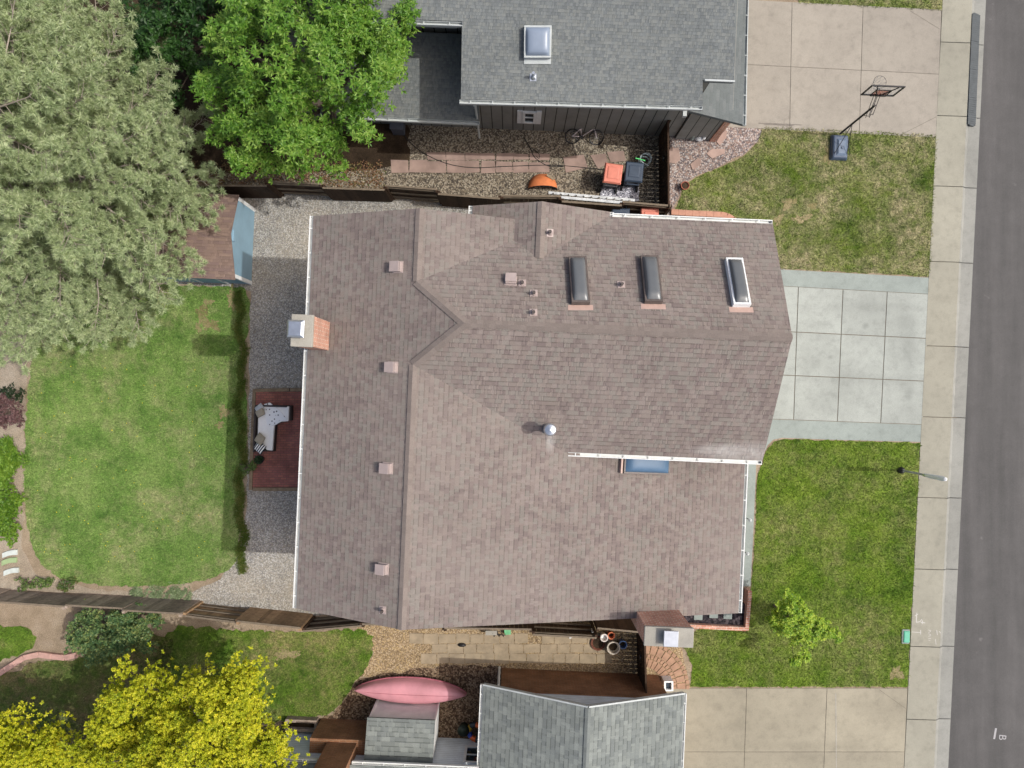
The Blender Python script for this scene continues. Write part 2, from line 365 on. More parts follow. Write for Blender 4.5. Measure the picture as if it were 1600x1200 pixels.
# ------------------------------------------------------------------ the setting
def organic(pts, step=8, amp=2.5, closed=True):   # roughen a pixel outline so that a planted edge is not ruler straight
    out = []; n = len(pts)
    for i in range(n):
        a, b = pts[i], pts[(i + 1) % n]; d = math.hypot(b[0] - a[0], b[1] - a[1]); k = max(1, int(d / step))
        for j in range(k):
            t = j / k; w = amp if 0 < j else 0
            out.append((a[0] + (b[0] - a[0]) * t + random.uniform(-w, w), a[1] + (b[1] - a[1]) * t + random.uniform(-w, w)))
    return out
def smooth(pts, it=2):
    for _ in range(it):
        q = []
        for i in range(len(pts)):
            a, b = pts[i], pts[(i + 1) % len(pts)]
            q += [(a[0] * .75 + b[0] * .25, a[1] * .75 + b[1] * .25), (a[0] * .25 + b[0] * .75, a[1] * .25 + b[1] * .75)]
        pts = q
    return pts
def sheet(name, pts, mat, z, label=None, kind='structure', thick=0.0):
    m = MB(); w = [P(x, y, 0) for x, y in pts]; w = [Vector((p.x, p.y, z)) for p in w]
    area = sum(a.x * b.y - b.x * a.y for a, b in zip(w, w[1:] + w[:1]))
    if area < 0: w.reverse()
    if thick: m.prism([p - Vector((0, 0, thick)) for p in w], (0, 0, thick)); m.f[0] = m.f[0][::-1]; m.f[1] = m.f[1][::-1]
    else: m.poly(w)
    if thick:                                    # outward faces
        for i in range(2, len(m.f)): m.f[i] = m.f[i][::-1]
        m.f[0], m.f[1] = m.f[0], m.f[1]
    o = m.build(name, mat, loc=(0, 0, 0)); return tag(o, label, kind=kind)
def gx(x0, x1, y): return x0 + (x1 - x0) * y / 1200.0
e0 = lambda y: gx(1472, 1412, y); e1 = lambda y: gx(1521, 1461, y); e2 = lambda y: gx(1543.5, 1484.5, y)

m = MB(); m.poly([(-400, -400, -0.3), (400, -400, -0.3), (400, 400, -0.3), (-400, 400, -0.3)])
tag(m.build('ground', M['soil'], loc=(0, 0, 0)), 'bare tan soil under the whole neighbourhood', kind='structure')
ya, yb = -3000, 4200
m = MB(); m.prism([Vector((P(e0(y), y).x, P(0, y).y, -0.25)) for y in (yb, ya)] + [Vector((-150, P(0, ya).y, -0.25)), Vector((-150, P(0, yb).y, -0.25))], (0, 0, 0.25))
tag(m.build('yard_ground', M['soil'], loc=(0, 0, 0)), 'tan soil and dry dirt between the lawns', kind='structure')
m = MB(); m.poly([Vector((P(e2(yb), yb).x - .02, P(0, yb).y, -0.11)), Vector((P(e2(yb), yb).x + 11, P(0, yb).y, -0.11)), Vector((P(e2(ya), ya).x + 11, P(0, ya).y, -0.11)), Vector((P(e2(ya), ya).x - .02, P(0, ya).y, -0.11))])
tag(m.build('road', M['road'], loc=(0, 0, 0)), 'dark grey asphalt street', kind='structure')
joints = [-270, -150, -50, 66, 181, 291, 409, 541, 652, 778, 890, 1011, 1125, 1243, 1360, 1480]
ms, mk, mj = MB(), MB(), MB()
full = [ya] + joints + [yb]
for a, b in zip(full, full[1:]):
    A, B = a + .55, b - .55
    def wp(fx, y, z, dx=0): return Vector((P(fx(y), y).x + dx, P(0, y - 0.03 * (fx(y) - 1470) * -1).y, z))
    def quadprism(mb, f0, f1, z0, z1, d0=0, d1=0, zb=-0.22):
        p = [wp(f0, B, z0, d0), wp(f1, B, z1, d1), wp(f1, A, z1, d1), wp(f0, A, z0, d0)]
        mb.hexa([Vector((q.x, q.y, zb)) for q in p], p)
    quadprism(ms, e0, e1, 0.02, 0.018, 0.012, -0.05)
    quadprism(mk, e1, e1, 0.017, -0.03, -0.049, 0.02); quadprism(mk, e1, e1, -0.03, -0.095, 0.021, 0.10); quadprism(mk, e1, e2, -0.095, -0.104, 0.101, 0.0)
tag(ms.build('sidewalk', M['concside'], loc=(0, 0, 0)), 'tan concrete sidewalk in long slabs', kind='structure')
tag(mk.build('kerb', M['concpan'], loc=(0, 0, 0)), 'rolled concrete kerb and gutter pan', kind='structure')
m = MB(); m.poly([wp(e0, yb, -0.05, .0), wp(e1, yb, -0.05, -.06), wp(e1, ya, -0.05, -.06), wp(e0, ya, -0.05, .0)])
tag(m.build('sidewalk_bed', M['joint'], loc=(0, 0, 0)), 'dark joint filler under the sidewalk', kind='structure')

def lerp2(q, s, t):
    (a, b, c, d) = q                              # TL TR BR BL
    return tuple((a[i] * (1 - s) + b[i] * s) * (1 - t) + (d[i] * (1 - s) + c[i] * s) * t for i in (0, 1))
def slabs(name, mat, quad, us, vs, z, label, gap=0.012, extra=()):
    m = MB()
    for i in range(len(us) - 1):
        for j in range(len(vs) - 1):
            q = [lerp2(quad, us[i], vs[j]), lerp2(quad, us[i + 1], vs[j]), lerp2(quad, us[i + 1], vs[j + 1]), lerp2(quad, us[i], vs[j + 1])]
            w = [P(*p) for p in q]; c = sum(w, Vector()) / 4
            w = [p + Vector((math.copysign(gap, c.x - p.x), math.copysign(gap, c.y - p.y), 0)) for p in w][::-1]
            m.hexa([Vector((p.x, p.y, -0.1)) for p in w], [Vector((p.x, p.y, z)) for p in w])
    o = m.build(name, mat, loc=(0, 0, 0)); tag(o, label, kind='structure')
    w = [P(*p) for p in quad][::-1]; mm = MB(); mm.poly([Vector((p.x, p.y, 0.003)) for p in w])
    tag(mm.build(name + '_joint', M['joint'], loc=(0, 0, 0)), 'dark joints between the slabs of a driveway', kind='structure')
    return o
def mark(name, mat, strips, z, label, kind='structure'):
    m = MB()
    for (x0, y0, x1, y1, w) in strips:
        a, b = P(x0, y0), P(x1, y1); d = (b - a).normalized(); n = Vector((-d.y, d.x, 0)) * w / 2
        m.poly([Vector((q.x, q.y, z)) for q in (a - n, b - n, b + n, a + n)])
    return tag(m.build(name, mat, loc=(0, 0, 0)), label, kind=kind)
# middle driveway
slabs('driveway', M['conc'], [(1074, 438.7), (1453, 459.5), (1441.5, 663.5), (1070, 650)], [0, .273, .457, .641, .823, 1], [0, .34, .667, 1], 0.016, 'pale grey concrete driveway in a grid of square slabs', 0.014)
sheet('driveway_border', [(1074, 413), (1453.5, 434), (1453, 459.4), (1074, 438.6)], M['conc2'], 0.014, 'grey concrete strip beside the driveway', thick=.1)
sheet('driveway_border', [(1070, 650.2), (1441.5, 663.7), (1440, 690.5), (1300, 687), (1222, 684), (1208, 687), (1199, 696), (1192, 712), (1070, 712)], M['conc2'], 0.014, 'grey concrete strip between driveway and front lawn', thick=.1)
sheet('walkway', [(1110, 706), (1182, 712), (1180, 760), (1176, 850), (1172.5, 916), (1110, 916)], M['conc2'], 0.012, 'narrow grey concrete walkway along the house front', thick=.1)
# upper driveway
slabs('driveway', M['conctan'], [(1130, -2), (1471, 15), (1463, 215.5), (1128, 198.5)], [0, .315, .64, 1], [0, .505, 1], 0.016, 'tan concrete driveway of the grey-roofed house', 0.008)
slabs('driveway', M['conctan'], [(1133, -220), (1480, -205), (1471, 13.7), (1130, -3.3)], [0, .315, .64, 1], [0, .5, .9, .902, 1][0:1] + [.5, 1], 0.014, 'upper reach of the tan driveway', 0.008) if False else None
slabs('driveway', M['concs'], [(1030, 1075), (1418, 1075), (1404, 1372), (1022, 1372)], [0, .352, .675, 1], [0, .335, .67, 1], 0.016, 'tan concrete driveway of the green-grey roofed house', 0.008)
mark('driveway_crack', M['joint'], [(1421, 17, 1468, 46, .012), (1411, 209, 1462, 183, .012), (1373, 1077, 1415, 1107, .012)], 0.020, 'diagonal saw cut across a driveway corner')
mark('driveway_seam', M['cap'], [(1305.5, 1083, 1306.5, 1200, .03)], 0.020, 'pale hairline seam running down the driveway')

# planting and loose ground
sheet('gravel_bed', organic([(330, 305), (480, 300), (700, 318), (880, 322), (880, 400), (640, 420), (640, 960), (470, 962), (385, 950), (300, 940), (292, 930), (345, 905), (372, 860), (385, 800), (388, 700), (390, 600), (392, 455), (300, 445), (250, 440), (250, 300)], 12, 2), M['gravel'], 0.005, 'pale pea gravel behind the brown house')
sheet('gravel_bed', organic([(330, 300), (330, 262), (420, 255), (560, 262), (620, 240), (622, 180), (1050, 180), (1042, 338), (900, 322), (700, 314), (520, 300)], 12, 2), M['ngravel'], 0.006, 'brown gravel side yard of the grey house')
sheet('gravel_bed', organic([(1045, 190), (1140, 188), (1192, 203), (1183, 222), (1160, 243), (1120, 262), (1085, 276), (1066, 292), (1052, 332), (1044, 332)], 9, 2), M['pinkgravel'], 0.006, 'pinkish gravel corner bed')
sheet('gravel_bed', organic([(545, 955), (560, 865), (1060, 850), (1075, 968), (1085, 985), (1065, 1010), (1080, 1075), (1040, 1075), (780, 1052), (560, 1058), (585, 1020)], 12, 3), M['sgravel'], 0.006, 'tan gravel side yard')
sheet('mulch_bed', [(1060, 705), (1112, 705), (1112, 940), (1050, 940)], M['mulch'], 0.008, 'brown mulch strip against the front wall')
sheet('gravel_bed', [(1040, 330), (1240, 335), (1226, 425), (1060, 425)], M['pinkgravel'], 0.0055, 'pinkish gravel under the garage eave')
sheet('mulch_bed', organic([(520, 1118), (560, 1060), (686, 1040), (790, 1040), (790, 1160), (460, 1160), (440, 1128)], 10, 3), M['mulch'], 0.008, 'brown mulch beside the lean-to shed')
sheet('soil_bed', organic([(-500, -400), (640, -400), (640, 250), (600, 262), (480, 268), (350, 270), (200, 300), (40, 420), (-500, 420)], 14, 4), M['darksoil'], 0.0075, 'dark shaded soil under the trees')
sheet('soil_bed', organic([(-160, 520), (42, 530), (40, 700), (36, 860), (60, 900), (150, 922), (300, 930), (300, 942), (-60, 932)], 10, 3), dirt('bark_bed', L(158,144,124,K), L(180,166,146,K), L(198,186,168,K)), 0.0075, 'pale bark bed at the yard edge')

C_main = (L(84,122,50,K), L(112,148,68,K), L(142,166,94,K), L(176,172,128,K))
C_frS = (L(62,98,20,K), L(100,132,32,K), L(134,158,56,K), L(156,156,98,K))
C_frN = (L(56,84,18,K), L(90,118,30,K), L(122,140,52,K), L(186,176,136,K))
C_sw = (L(54,88,22,K), L(88,122,34,K), L(122,150,56,K), L(172,158,112,K))
lawns = []
def lawn(pts, cols, dry, label, amp=2.5, dens=900, dscale=.55):
    nm = 'lawn_grass'; mt = grass_mat(nm, *cols, dryamt=dry, dscale=dscale); mb = grass_mat('blade_grass', *cols, dryamt=dry, blade=True, dscale=dscale)
    q = organic(pts, 6, amp); sheet('lawn', q, mt, 0.011, label); lawns.append((q, mb, dens, label))
back = smooth([(48, 560), (70, 470), (130, 430), (250, 446), (364, 448), (390, 452), (391, 520), (372, 545), (384, 600), (388, 690), (374, 720), (384, 770), (372, 830), (374, 872), (352, 897), (300, 911), (230, 917), (150, 914), (92, 905), (55, 872), (40, 810), (38, 700)], 1)
lawn(back, C_main, 0.16, 'mown green back lawn with dry patches', 2.2, 1000, .7)
lawn([(1200, 700), (1209, 690), (1224, 686), (1437.5, 692), (1427, 900), (1417.5, 1073), (1078, 1073), (1082, 1040), (1066, 1008), (1088, 985), (1130, 979), (1166, 977), (1169, 930), (1174, 916), (1179, 850), (1184, 740)], C_frS, 0.30, 'green front lawn below the middle driveway', 1.2, 1000)
lawn([(1054, 332), (1068, 292), (1088, 277), (1122, 263), (1162, 244), (1184, 222), (1192, 199), (1463, 211), (1458, 320), (1452.5, 432), (1220, 420), (1190, 380), (1150, 350), (1130, 336)], C_frN, 0.66, 'patchy front lawn with dry spots under the basketball hoop', 1.2, 1000)
lawn([(1248, 6), (1248, -160), (1478, -150), (1471.5, 17)], C_frN, 0.5, 'grass strip beyond the upper driveway', 1.2)
lawn(smooth([(262, 975), (330, 982), (420, 986), (500, 985), (585, 982), (582, 1030), (556, 1066), (528, 1106), (500, 1122), (380, 1132), (230, 1060)], 1), C_sw, 0.3, 'green side lawn by the yellow tree', 3.5, 1000)
lawn(smooth([(-30, 975), (45, 980), (62, 1000), (30, 1025), (-30, 1042)], 1), C_sw, 0.2, 'small round patch of grass by the fence', 3)
lawn([(-60, 1056), (20, 1050), (60, 1032), (120, 1030), (170, 1010), (235, 990), (270, 1000), (262, 1080), (300, 1135), (460, 1135), (450, 1210), (-60, 1300)], (L(54,86,26,K), L(84,114,42,K), L(112,138,60,K), L(150,132,98,K)), .75, 'thin grass and bare earth under the yellow trees', 3, 900)
def blob(x, y, rx, ry, k):
    r = random.Random(k); ph = [r.uniform(0, 6) for _ in range(5)]
    return [(x + rx * f * math.cos(t), y + ry * f * math.sin(t)) for t in [i * math.pi / 24 for i in range(48)] for f in [1 + .28 * math.sin(2 * t + ph[0]) + .22 * math.sin(3 * t + ph[1]) + .2 * math.sin(5 * t + ph[2]) + .14 * math.sin(9 * t + ph[3]) + r.uniform(-.12, .12)]]
dry = []
for k_, b_ in enumerate(((318, 492, 11, 16), (334, 508, 8, 9), (310, 512, 5, 6), (328, 472, 5, 5), (350, 643, 6, 11), (344, 664, 7, 5), (362, 466, 7, 14), (448, 1022, 17, 8), (1401, 1052, 8, 12), (1296, 240, 9, 14), (1232, 318, 10, 8), (1252, 342, 13, 6), (1216, 344, 6, 9), (1270, 322, 5, 6))):
    q = blob(*b_, k_); dry.append(q); sheet('dry_patch', q, M['dryturf'], .0135 + .0006 * k_, 'worn patch of dry straw coloured turf')
for q, m_ in () and ((smooth([(302, 482), (318, 474), (336, 480), (340, 500), (334, 520), (316, 526), (304, 508)], 1), 0), (smooth([(338, 640), (352, 630), (362, 645), (360, 668), (346, 672), (336, 658)], 1), 0), (smooth([(346, 452), (366, 450), (374, 462), (370, 500), (362, 470), (350, 462)], 1), 0),
              (smooth([(1290, 226), (1304, 214), (1310, 244), (1296, 256)], 1), 1), (smooth([(432, 1020), (455, 1012), (472, 1020), (462, 1032), (440, 1034)], 1), 2), (smooth([(1390, 1040), (1408, 1034), (1414, 1058), (1398, 1068)], 1), 1)):
    q = organic(q, 3, 4.5); dry.append(q); sheet('dry_patch', q, M['dryturf'], .0135 + .0006 * k_, 'worn patch of dry straw coloured turf')
def inside(px, py, poly):
    x, y = np.array([p[0] for p in poly]), np.array([p[1] for p in poly]); r = np.zeros(len(px), bool); j = len(poly) - 1
    for i in range(len(poly)):
        c = ((y[i] > py) != (y[j] > py)) & (px < (x[j] - x[i]) * (py - y[i]) / (y[j] - y[i] + 1e-12) + x[i]); r ^= c; j = i
    return r
def raw_mesh(name, V, nper, mat, parent=None, loc=(0, 0, 0)):
    me = bpy.data.meshes.new(name); n = len(V); k = n // nper
    o0 = WLOC[parent.name] if parent is not None else Vector(loc)
    V = V - np.array(o0)
    me.vertices.add(n); me.vertices.foreach_set('co', V.astype(np.float32).ravel())
    me.loops.add(n); me.loops.foreach_set('vertex_index', np.arange(n, dtype=np.int32))
    me.polygons.add(k); me.polygons.foreach_set('loop_start', np.arange(0, n, nper, dtype=np.int32))
    me.update(calc_edges=True); me.materials.append(mat)
    o = bpy.data.objects.new(name, me); COL.objects.link(o)
    if parent is not None: o.parent = parent
    else: o.location = o0
    WLOC[o.name] = o0; return o
def grass(poly, mat, dens, label, hgt=0.06):
    xs, ys = [p[0] for p in poly], [p[1] for p in poly]; a = (max(xs) - min(xs)) * (max(ys) - min(ys)) / 44.0 ** 2
    n = int(a * dens); px = rng.uniform(min(xs), max(xs), n); py = rng.uniform(min(ys), max(ys), n)
    k = inside(px, py, poly)
    for d_ in dry: k &= ~(inside(px, py, d_) & (rng.random(n) < .6))
    px, py = px[k], py[k]; n = len(px)
    s = H / F; B = np.stack([(px - NX) * s, -(py - NY) * s, np.full(n, .011)], 1)
    th = rng.uniform(0, 2 * np.pi, n); h = hgt * rng.uniform(.5, 1.3, n); lean = rng.uniform(.3, 1.5, n) * h
    tip = B + np.stack([np.cos(th) * lean, np.sin(th) * lean, h], 1)
    w = .011 * rng.uniform(.6, 1.4, n); sd = np.stack([-np.sin(th) * w, np.cos(th) * w, np.zeros(n)], 1)
    V = np.stack([B - sd, B + sd, tip], 1).reshape(-1, 3)
    o = raw_mesh('grass', V, 3, mat); tag(o, label, kind='stuff')
for q, mb, dens, label in lawns: grass(q, mb, dens, 'short blades of the ' + label)

# paths
def stones(name, mat, quads, z, label):
    m = MB()
    for q in quads:
        w = [P(*p) for p in q]
        a = sum(p.x * r.y - r.x * p.y for p, r in zip(w, w[1:] + w[:1]))
        if a < 0: w.reverse()
        m.prism([Vector((p.x, p.y, z)) for p in w], (0, 0, -0.06)); m.f[-len(w) - 2 + 0] = m.f[-len(w) - 2 + 0]
    return tag(m.build(name, mat, loc=(0, 0, 0)), label, kind='structure')
qs = []; x = 612.0
while x < 846:
    w = random.uniform(22, 34)
    for k, (ya_, yb_) in enumerate(((238, 250), (250.8, 270))):
        if k == 0 and x < 650: continue
        a = random.uniform(-2, 2); qs.append([(x + a, ya_ + (x - 612) * .012 + random.uniform(-1, 1)), (x + w - 1 + a, ya_ + (x - 612) * .012 + random.uniform(-1, 1)), (x + w - 1, yb_ + random.uniform(-1, 1)), (x + random.uniform(-1, 1), yb_ + random.uniform(-1, 1))])
    x += w
qs += [[(880, 246), (912, 242), (918, 262), (884, 270)], [(922, 243), (946, 240), (950, 256), (934, 264)], [(948, 238), (974, 236), (978, 252), (954, 254)]]
stones('path', M['flag'], qs, 0.03, 'pink flagstone path along the grey house')
qs = []
for r, (y0, h) in enumerate(((990, 15), (1006, 14), (1021, 15))):
    x = 640 + r * 9
    while x < 945:
        w = random.uniform(19, 27)
        if random.random() > .12: qs.append([(x, y0 + random.uniform(-1, 1)), (x + w - 1, y0 + random.uniform(-1, 1)), (x + w - 1, y0 + h + random.uniform(-1, 1)), (x, y0 + h + random.uniform(-1, 1))])
        x += w
stones('path', M['paver'], qs, 0.022, 'sunken tan paver path in the gravel side yard')
qs = []
for r0, r1, n in ((34, 47, 9), (48, 54, 14), (55, 68, 9), (69, 74, 14)):
    for i in range(n):
        t0, t1 = math.radians(-88 + 90 * i / n + .8), math.radians(-88 + 90 * (i + 1) / n - .8)
        qs.append([(1003 + r0 * math.cos(t0), 1075 + r0 * math.sin(t0)), (1003 + r1 * math.cos(t0), 1075 + r1 * math.sin(t0)), (1003 + r1 * math.cos(t1), 1075 + r1 * math.sin(t1)), (1003 + r0 * math.cos(t1), 1075 + r0 * math.sin(t1))])
stones('path', plain('brick_paver', L(178,142,116,K), .9, var=.2, scale=4, bump=.4), qs, 0.03, 'curved brick path beside the front lawn')
sheet('patio', [(398, 612), (520, 612), (520, 762), (395, 762)], M['patio'], 0.05, 'red brick patio against the back of the house', thick=.06)
t_ = thing('patio_border', P(396, 690), 'weathered timber border round the brick patio', 'border')
def beam(mb, a, b, w, h, z=0.0):
    a, b = P(*a), P(*b); d = (b - a); n = d.length; d.normalize(); mb.box((a + b) / 2 + Vector((0, 0, z + h / 2)), (n, w, h), ax=(d, Vector((-d.y, d.x, 0)), Vector((0, 0, 1))))
for a, b in (((398.5, 608), (396, 668)), ((396, 669), (392.5, 765)), ((400, 610), (453, 609)), ((454, 609), (505, 609)), ((396, 764), (505, 764))):
    m = MB(); beam(m, a, b, .12, .09); m.build('timber_beam', M['timber'], t_, bevel=.008)

# ------------------------------------------------------------------ roofs, gutters
def roof_faces(mb, pts_top, thick=0.13):
    w = list(pts_top); n = (w[1] - w[0]).cross(w[2] - w[1])
    nn = Vector()
    for i in range(len(w)):
        a, b = w[i], w[(i + 1) % len(w)]; nn += Vector(((a.y - b.y) * (a.z + b.z), (a.z - b.z) * (a.x + b.x), (a.x - b.x) * (a.y + b.y)))
    if nn.z < 0: w.reverse()
    k = len(mb.v); m = len(w); mb.v += w + [p - Vector((0, 0, thick)) for p in w]
    mb.f.append(tuple(range(k, k + m))); mb.uv.append(None); mb.f.append(tuple(range(k + 2 * m - 1, k + m - 1, -1))); mb.uv.append(None)
    for i in range(m):
        j = (i + 1) % m; mb.f.append((k + i, k + m + i, k + m + j, k + j)); mb.uv.append(None)
def capstrip(mb, a, b, na, nb, w=0.15, lift=0.022):
    """ridge shingles: two narrow strips folded over the line a-b; na, nb point down the slopes"""
    d = (b - a).normalized(); n = (b - a).length; k = int(n / 0.15) + 1; up = Vector((0, 0, 1))
    for i in range(k):
        s, t = a + d * (n * i / k), a + d * (n * (i + 1) / k + .02 if i < k - 1 else n)
        z0, z1 = up * (lift + .012), up * lift
        for q, sg in ((na, 1), (nb, -1)):
            p = [s + z0, t + z1, t + z1 + q * w, s + z0 + q * w]
            if sg < 0: p.reverse()
            mb.poly(p)
def gutter(mb, a, b, out, w=0.115, h=0.1, step=0.62, drop=0.03):
    a = Vector(a); b = Vector(b); d = (b - a); n = d.length; d.normalize(); up = Vector((0, 0, 1)); out = (out - d * out.dot(d)); out.z = 0; out.normalize()
    ax = (d, out, up); c = (a + b) / 2 - up * drop
    mb.box(c + out * .008 - up * h / 2, (n, .012, h), ax=ax); mb.box(c + out * (w - .012) - up * h / 2, (n, .024, h), ax=ax)
    mb.box(c + out * w / 2 - up * (h - .006), (n, w - .03, .008), ax=ax)
    for e in (-1, 1): mb.box(c + d * e * (n / 2 - .006) + out * w / 2 - up * h / 2, (.012, w - .036, h - .012), ax=ax)
    k = max(2, int(n / step))
    for i in range(k): mb.box(c + d * (n * ((i + .5) / k - .5)) + out * w / 2 - up * .012, (.03, w - .04, .01), ax=ax)

hb = HV(0, 0, 0)
house = thing('brown_house', HV(1, 1, 0), 'large house with mottled brown shingle roof, brick chimneys and skylights', 'house')
zl = lambda u: 6.25 + .425 * (u + 5.49)
zr = lambda u: 7.53 - .28 * (u + 2.48)
zg = lambda v: 8.07 - .524 * abs(v + 1.58)
zs = lambda u: 7.13 - .39 * abs(u - .55)
UE = 6.72
rp = [[(-5.49, -4.43, zl), (-2.48, -4.43, zl), (-2.48, -2.61, zl), (-1.21, -1.58, zl), (-2.48, -.55, zl), (-2.48, 6.04, zl), (-5.49, 6.04, zl)],
      [(-2.48, -.55, zr), (1.45, 1.55, zr), (2.2, 1.32, zr), (UE, 1.32, zr), (UE, 6.04, zr), (-2.48, 6.04, zr)],
      [(-2.48, -4.43, zr), (-.119, -4.43, zr), (-.119, -3.872, zr), (-2.48, -2.61, zr)]]
gp = [[(-1.21, -1.58), (-2.48, -2.61), (-.119, -3.872), (.55, -3.374), (2.36, -4.71), (6.68, -4.71), (6.68, -1.58)],
      [(-1.21, -1.58), (6.68, -1.58), (6.68, 1.55), (1.45, 1.55), (-2.48, -.55)]]
sp_ = [[(.55, -3.374), (-.119, -3.872), (-.119, -4.28), (-1.25, -4.28), (-1.25, -4.84), (.55, -4.84)], [(.55, -3.374), (.55, -4.84), (2.38, -4.84), (2.36, -4.71)]]
m = MB()
for q in rp: roof_faces(m, [HV(u, v, f(u)) for u, v, f in q])
for q in gp: roof_faces(m, [HV(u, v, zg(v)) for u, v in q])
for q in sp_: roof_faces(m, [HV(u, v, zs(u)) for u, v in q])
m.build('roof', M['roof'], house)
def rc(a, b, fa, fb, w=0.115):
    m = MB(); capstrip(m, a, b, fa, fb, w); m.build('ridge_cap', M['roofcap'], house)
dn = lambda du, dv, dz: (UV_U * du + UV_V * dv + Vector((0, 0, dz))).normalized()
dl, dr, dgt, dgb = dn(-1, 0, -.425), dn(1, 0, -.28), dn(0, -1, -.524), dn(0, 1, -.524)
rc(HV(-2.48, -2.61, 7.53), HV(-2.48, -4.43, 7.53), dr, dl); rc(HV(-2.48, 6.04, 7.53), HV(-2.48, -.55, 7.53), dr, dl)
rc(HV(6.68, -1.58, 8.07), HV(-1.21, -1.58, 8.07), dgt, dgb)
rc(HV(-2.48, -2.61, 7.53), HV(-1.21, -1.58, 8.07), dn(-.8, .6, -.35), dn(.55, -.8, -.35), .13)
rc(HV(-1.21, -1.58, 8.07), HV(-2.48, -.55, 7.53), dn(-.8, -.6, -.35), dn(.55, .8, -.35), .13)
rc(HV(.55, -3.4, 7.13), HV(.55, -4.84, 7.13), dn(1, 0, -.39), dn(-1, 0, -.39), .12)
gs = [((-5.49, -4.43, zl(-5.49)), (-5.49, 6.04, zl(-5.49)), -UV_U), ((UE, 1.75, zr(UE)), (UE, 6.04, zr(UE)), UV_U), ((2.44, -4.71, 6.43), (6.68, -4.71, 6.43), -UV_V),
      ((1.42, 1.55, 6.43), (6.68, 1.55, 6.43), UV_V), ((-1.25, -4.84, 6.43), (-1.25, -4.36, 6.43), -UV_U), ((2.38, -4.84, 6.42), (2.38, -4.60, 6.42), UV_U)]
for a, b, o in gs:
    m = MB(); gutter(m, HV(*a), HV(*b), o, .105); m.build('gutter', M['gutter'], house)
m = MB()
prof = [(-5.0, 0), (6.3, 0), (6.3, zr(6.3) - .16), (-2.48, 7.36), (-5.0, zl(-5.0) - .16)]
m.prism([HV(u, -4.05, z) for u, z in prof], HV(0, 9.75, 0))
prof = [(-4.4, 0), (1.25, 0), (1.25, zg(1.25) - .17), (-1.58, 7.88), (-4.4, zg(-4.4) - .17)]
m.prism([HV(-1, v, z) for v, z in prof], HV(7.25, 0, 0))
prof = [(-.95, 0), (2.1, 0), (2.1, zs(2.1) - .16), (.55, 6.95), (-.95, zs(-.95) - .16)]
m.prism([HV(u, -4.6, z) for u, z in prof], HV(0, 1.0, 0))
m.build('wall', M['beige'], house)
# doors and windows that a step to the side would show
def wall_window(par, c, nrm, w, h, z, mat='white'):
    c = Vector((c.x, c.y, z)); t = Vector((-nrm.y, nrm.x, 0)); up = Vector((0, 0, 1)); ax = (t, nrm, up)
    m = MB(); fw = .09
    m.box(c + nrm * .02 + up * (h / 2 - fw / 2), (w, .09, fw), ax=ax); m.box(c + nrm * .02 - up * (h / 2 - fw / 2), (w, .09, fw), ax=ax)
    for e in (-1, 1): m.box(c + nrm * .02 + t * e * (w / 2 - fw / 2), (fw, .088, h - 2 * fw), ax=ax)
    m.box(c + nrm * .02, (w - 2 * fw, .06, .05), ax=ax)
    fr = m.build('window', M[mat], par)
    m = MB(); m.box(c + nrm * .012, (w - 2 * fw + .01, .03, h - 2 * fw + .01), ax=ax); m.build('pane', M['glass'], fr)
for v_, z_ in ((-3.0, 5.0), (0.3, 5.0), (3.4, 5.0), (3.4, 1.6), (4.9, 1.6)): wall_window(house, HV(-5.0, v_, 0), -UV_U, 1.1, 1.0, z_)
for v_ in (2.6, 4.4): wall_window(house, HV(6.3, v_, 0), UV_U, 1.2, 1.0, 3.4)
m = MB(); c = HV(6.27, -1.6, 1.05)
for i in range(4):
    m.box(HV(6.27, -1.6, .27 + .5 * i), (.06, 4.0, .48), ax=(UV_U, UV_V, Vector((0, 0, 1))))
m.build('garage_door', M['white'], house)

# skylights
def skylight(par, fn, corners, frame, dome, hgt=.17, up_edge='v'):
    """corners: three pixel corners of the curb top (TL, TR, BL), fn(px,py,lift)->world"""
    A, B, C = [fn(*c, hgt) for c in corners]; X = (B - A); sx = X.length; X.normalize(); Y = (C - A); Y = Y - X * Y.dot(X); sy = Y.length; Y.normalize(); Z = X.cross(Y)
    if Z.z < 0: Z = -Z
    c = A + X * sx / 2 + Y * sy / 2; m = MB(); fw = .05
    for e in (-1, 1):
        m.box(c + Y * e * (sy / 2 - fw / 2) - Z * (hgt / 2 + .03), (sx, fw, hgt + .06), ax=(X, Y, Z)); m.box(c + X * e * (sx / 2 - fw / 2) - Z * (hgt / 2 + .032), (fw, sy - 2 * fw, hgt + .056), ax=(X, Y, Z))
    sk = m.build('skylight', frame, par, bevel=.006)
    m = MB(); m.smooth = True; m.dome(c - Z * .012, (X, Y, Z), sx - 2 * fw + .01, sy - 2 * fw + .01, .13, 14); m.build('skylight_dome', dome, sk)
    return c, X, Y, Z, sx, sy
def gtop(px, py, lift=0): return on_plane(px, py, 8.07 + .524 * 1.58 + lift, 0, .524)
def gbot(px, py, lift=0): return on_plane(px, py, 8.07 - .524 * 1.58 + lift, 0, -.524)
def rgt(px, py, lift=0): return on_plane(px, py, 7.53 - .28 * 2.48 + lift, -.28, 0)
def lft(px, py, lift=0): return on_plane(px, py, 6.25 + .425 * 5.49 + lift, .425, 0)
def sright(px, py, lift=0): return on_plane(px, py, 7.13 + .39 * .55 + lift, -.39, 0)
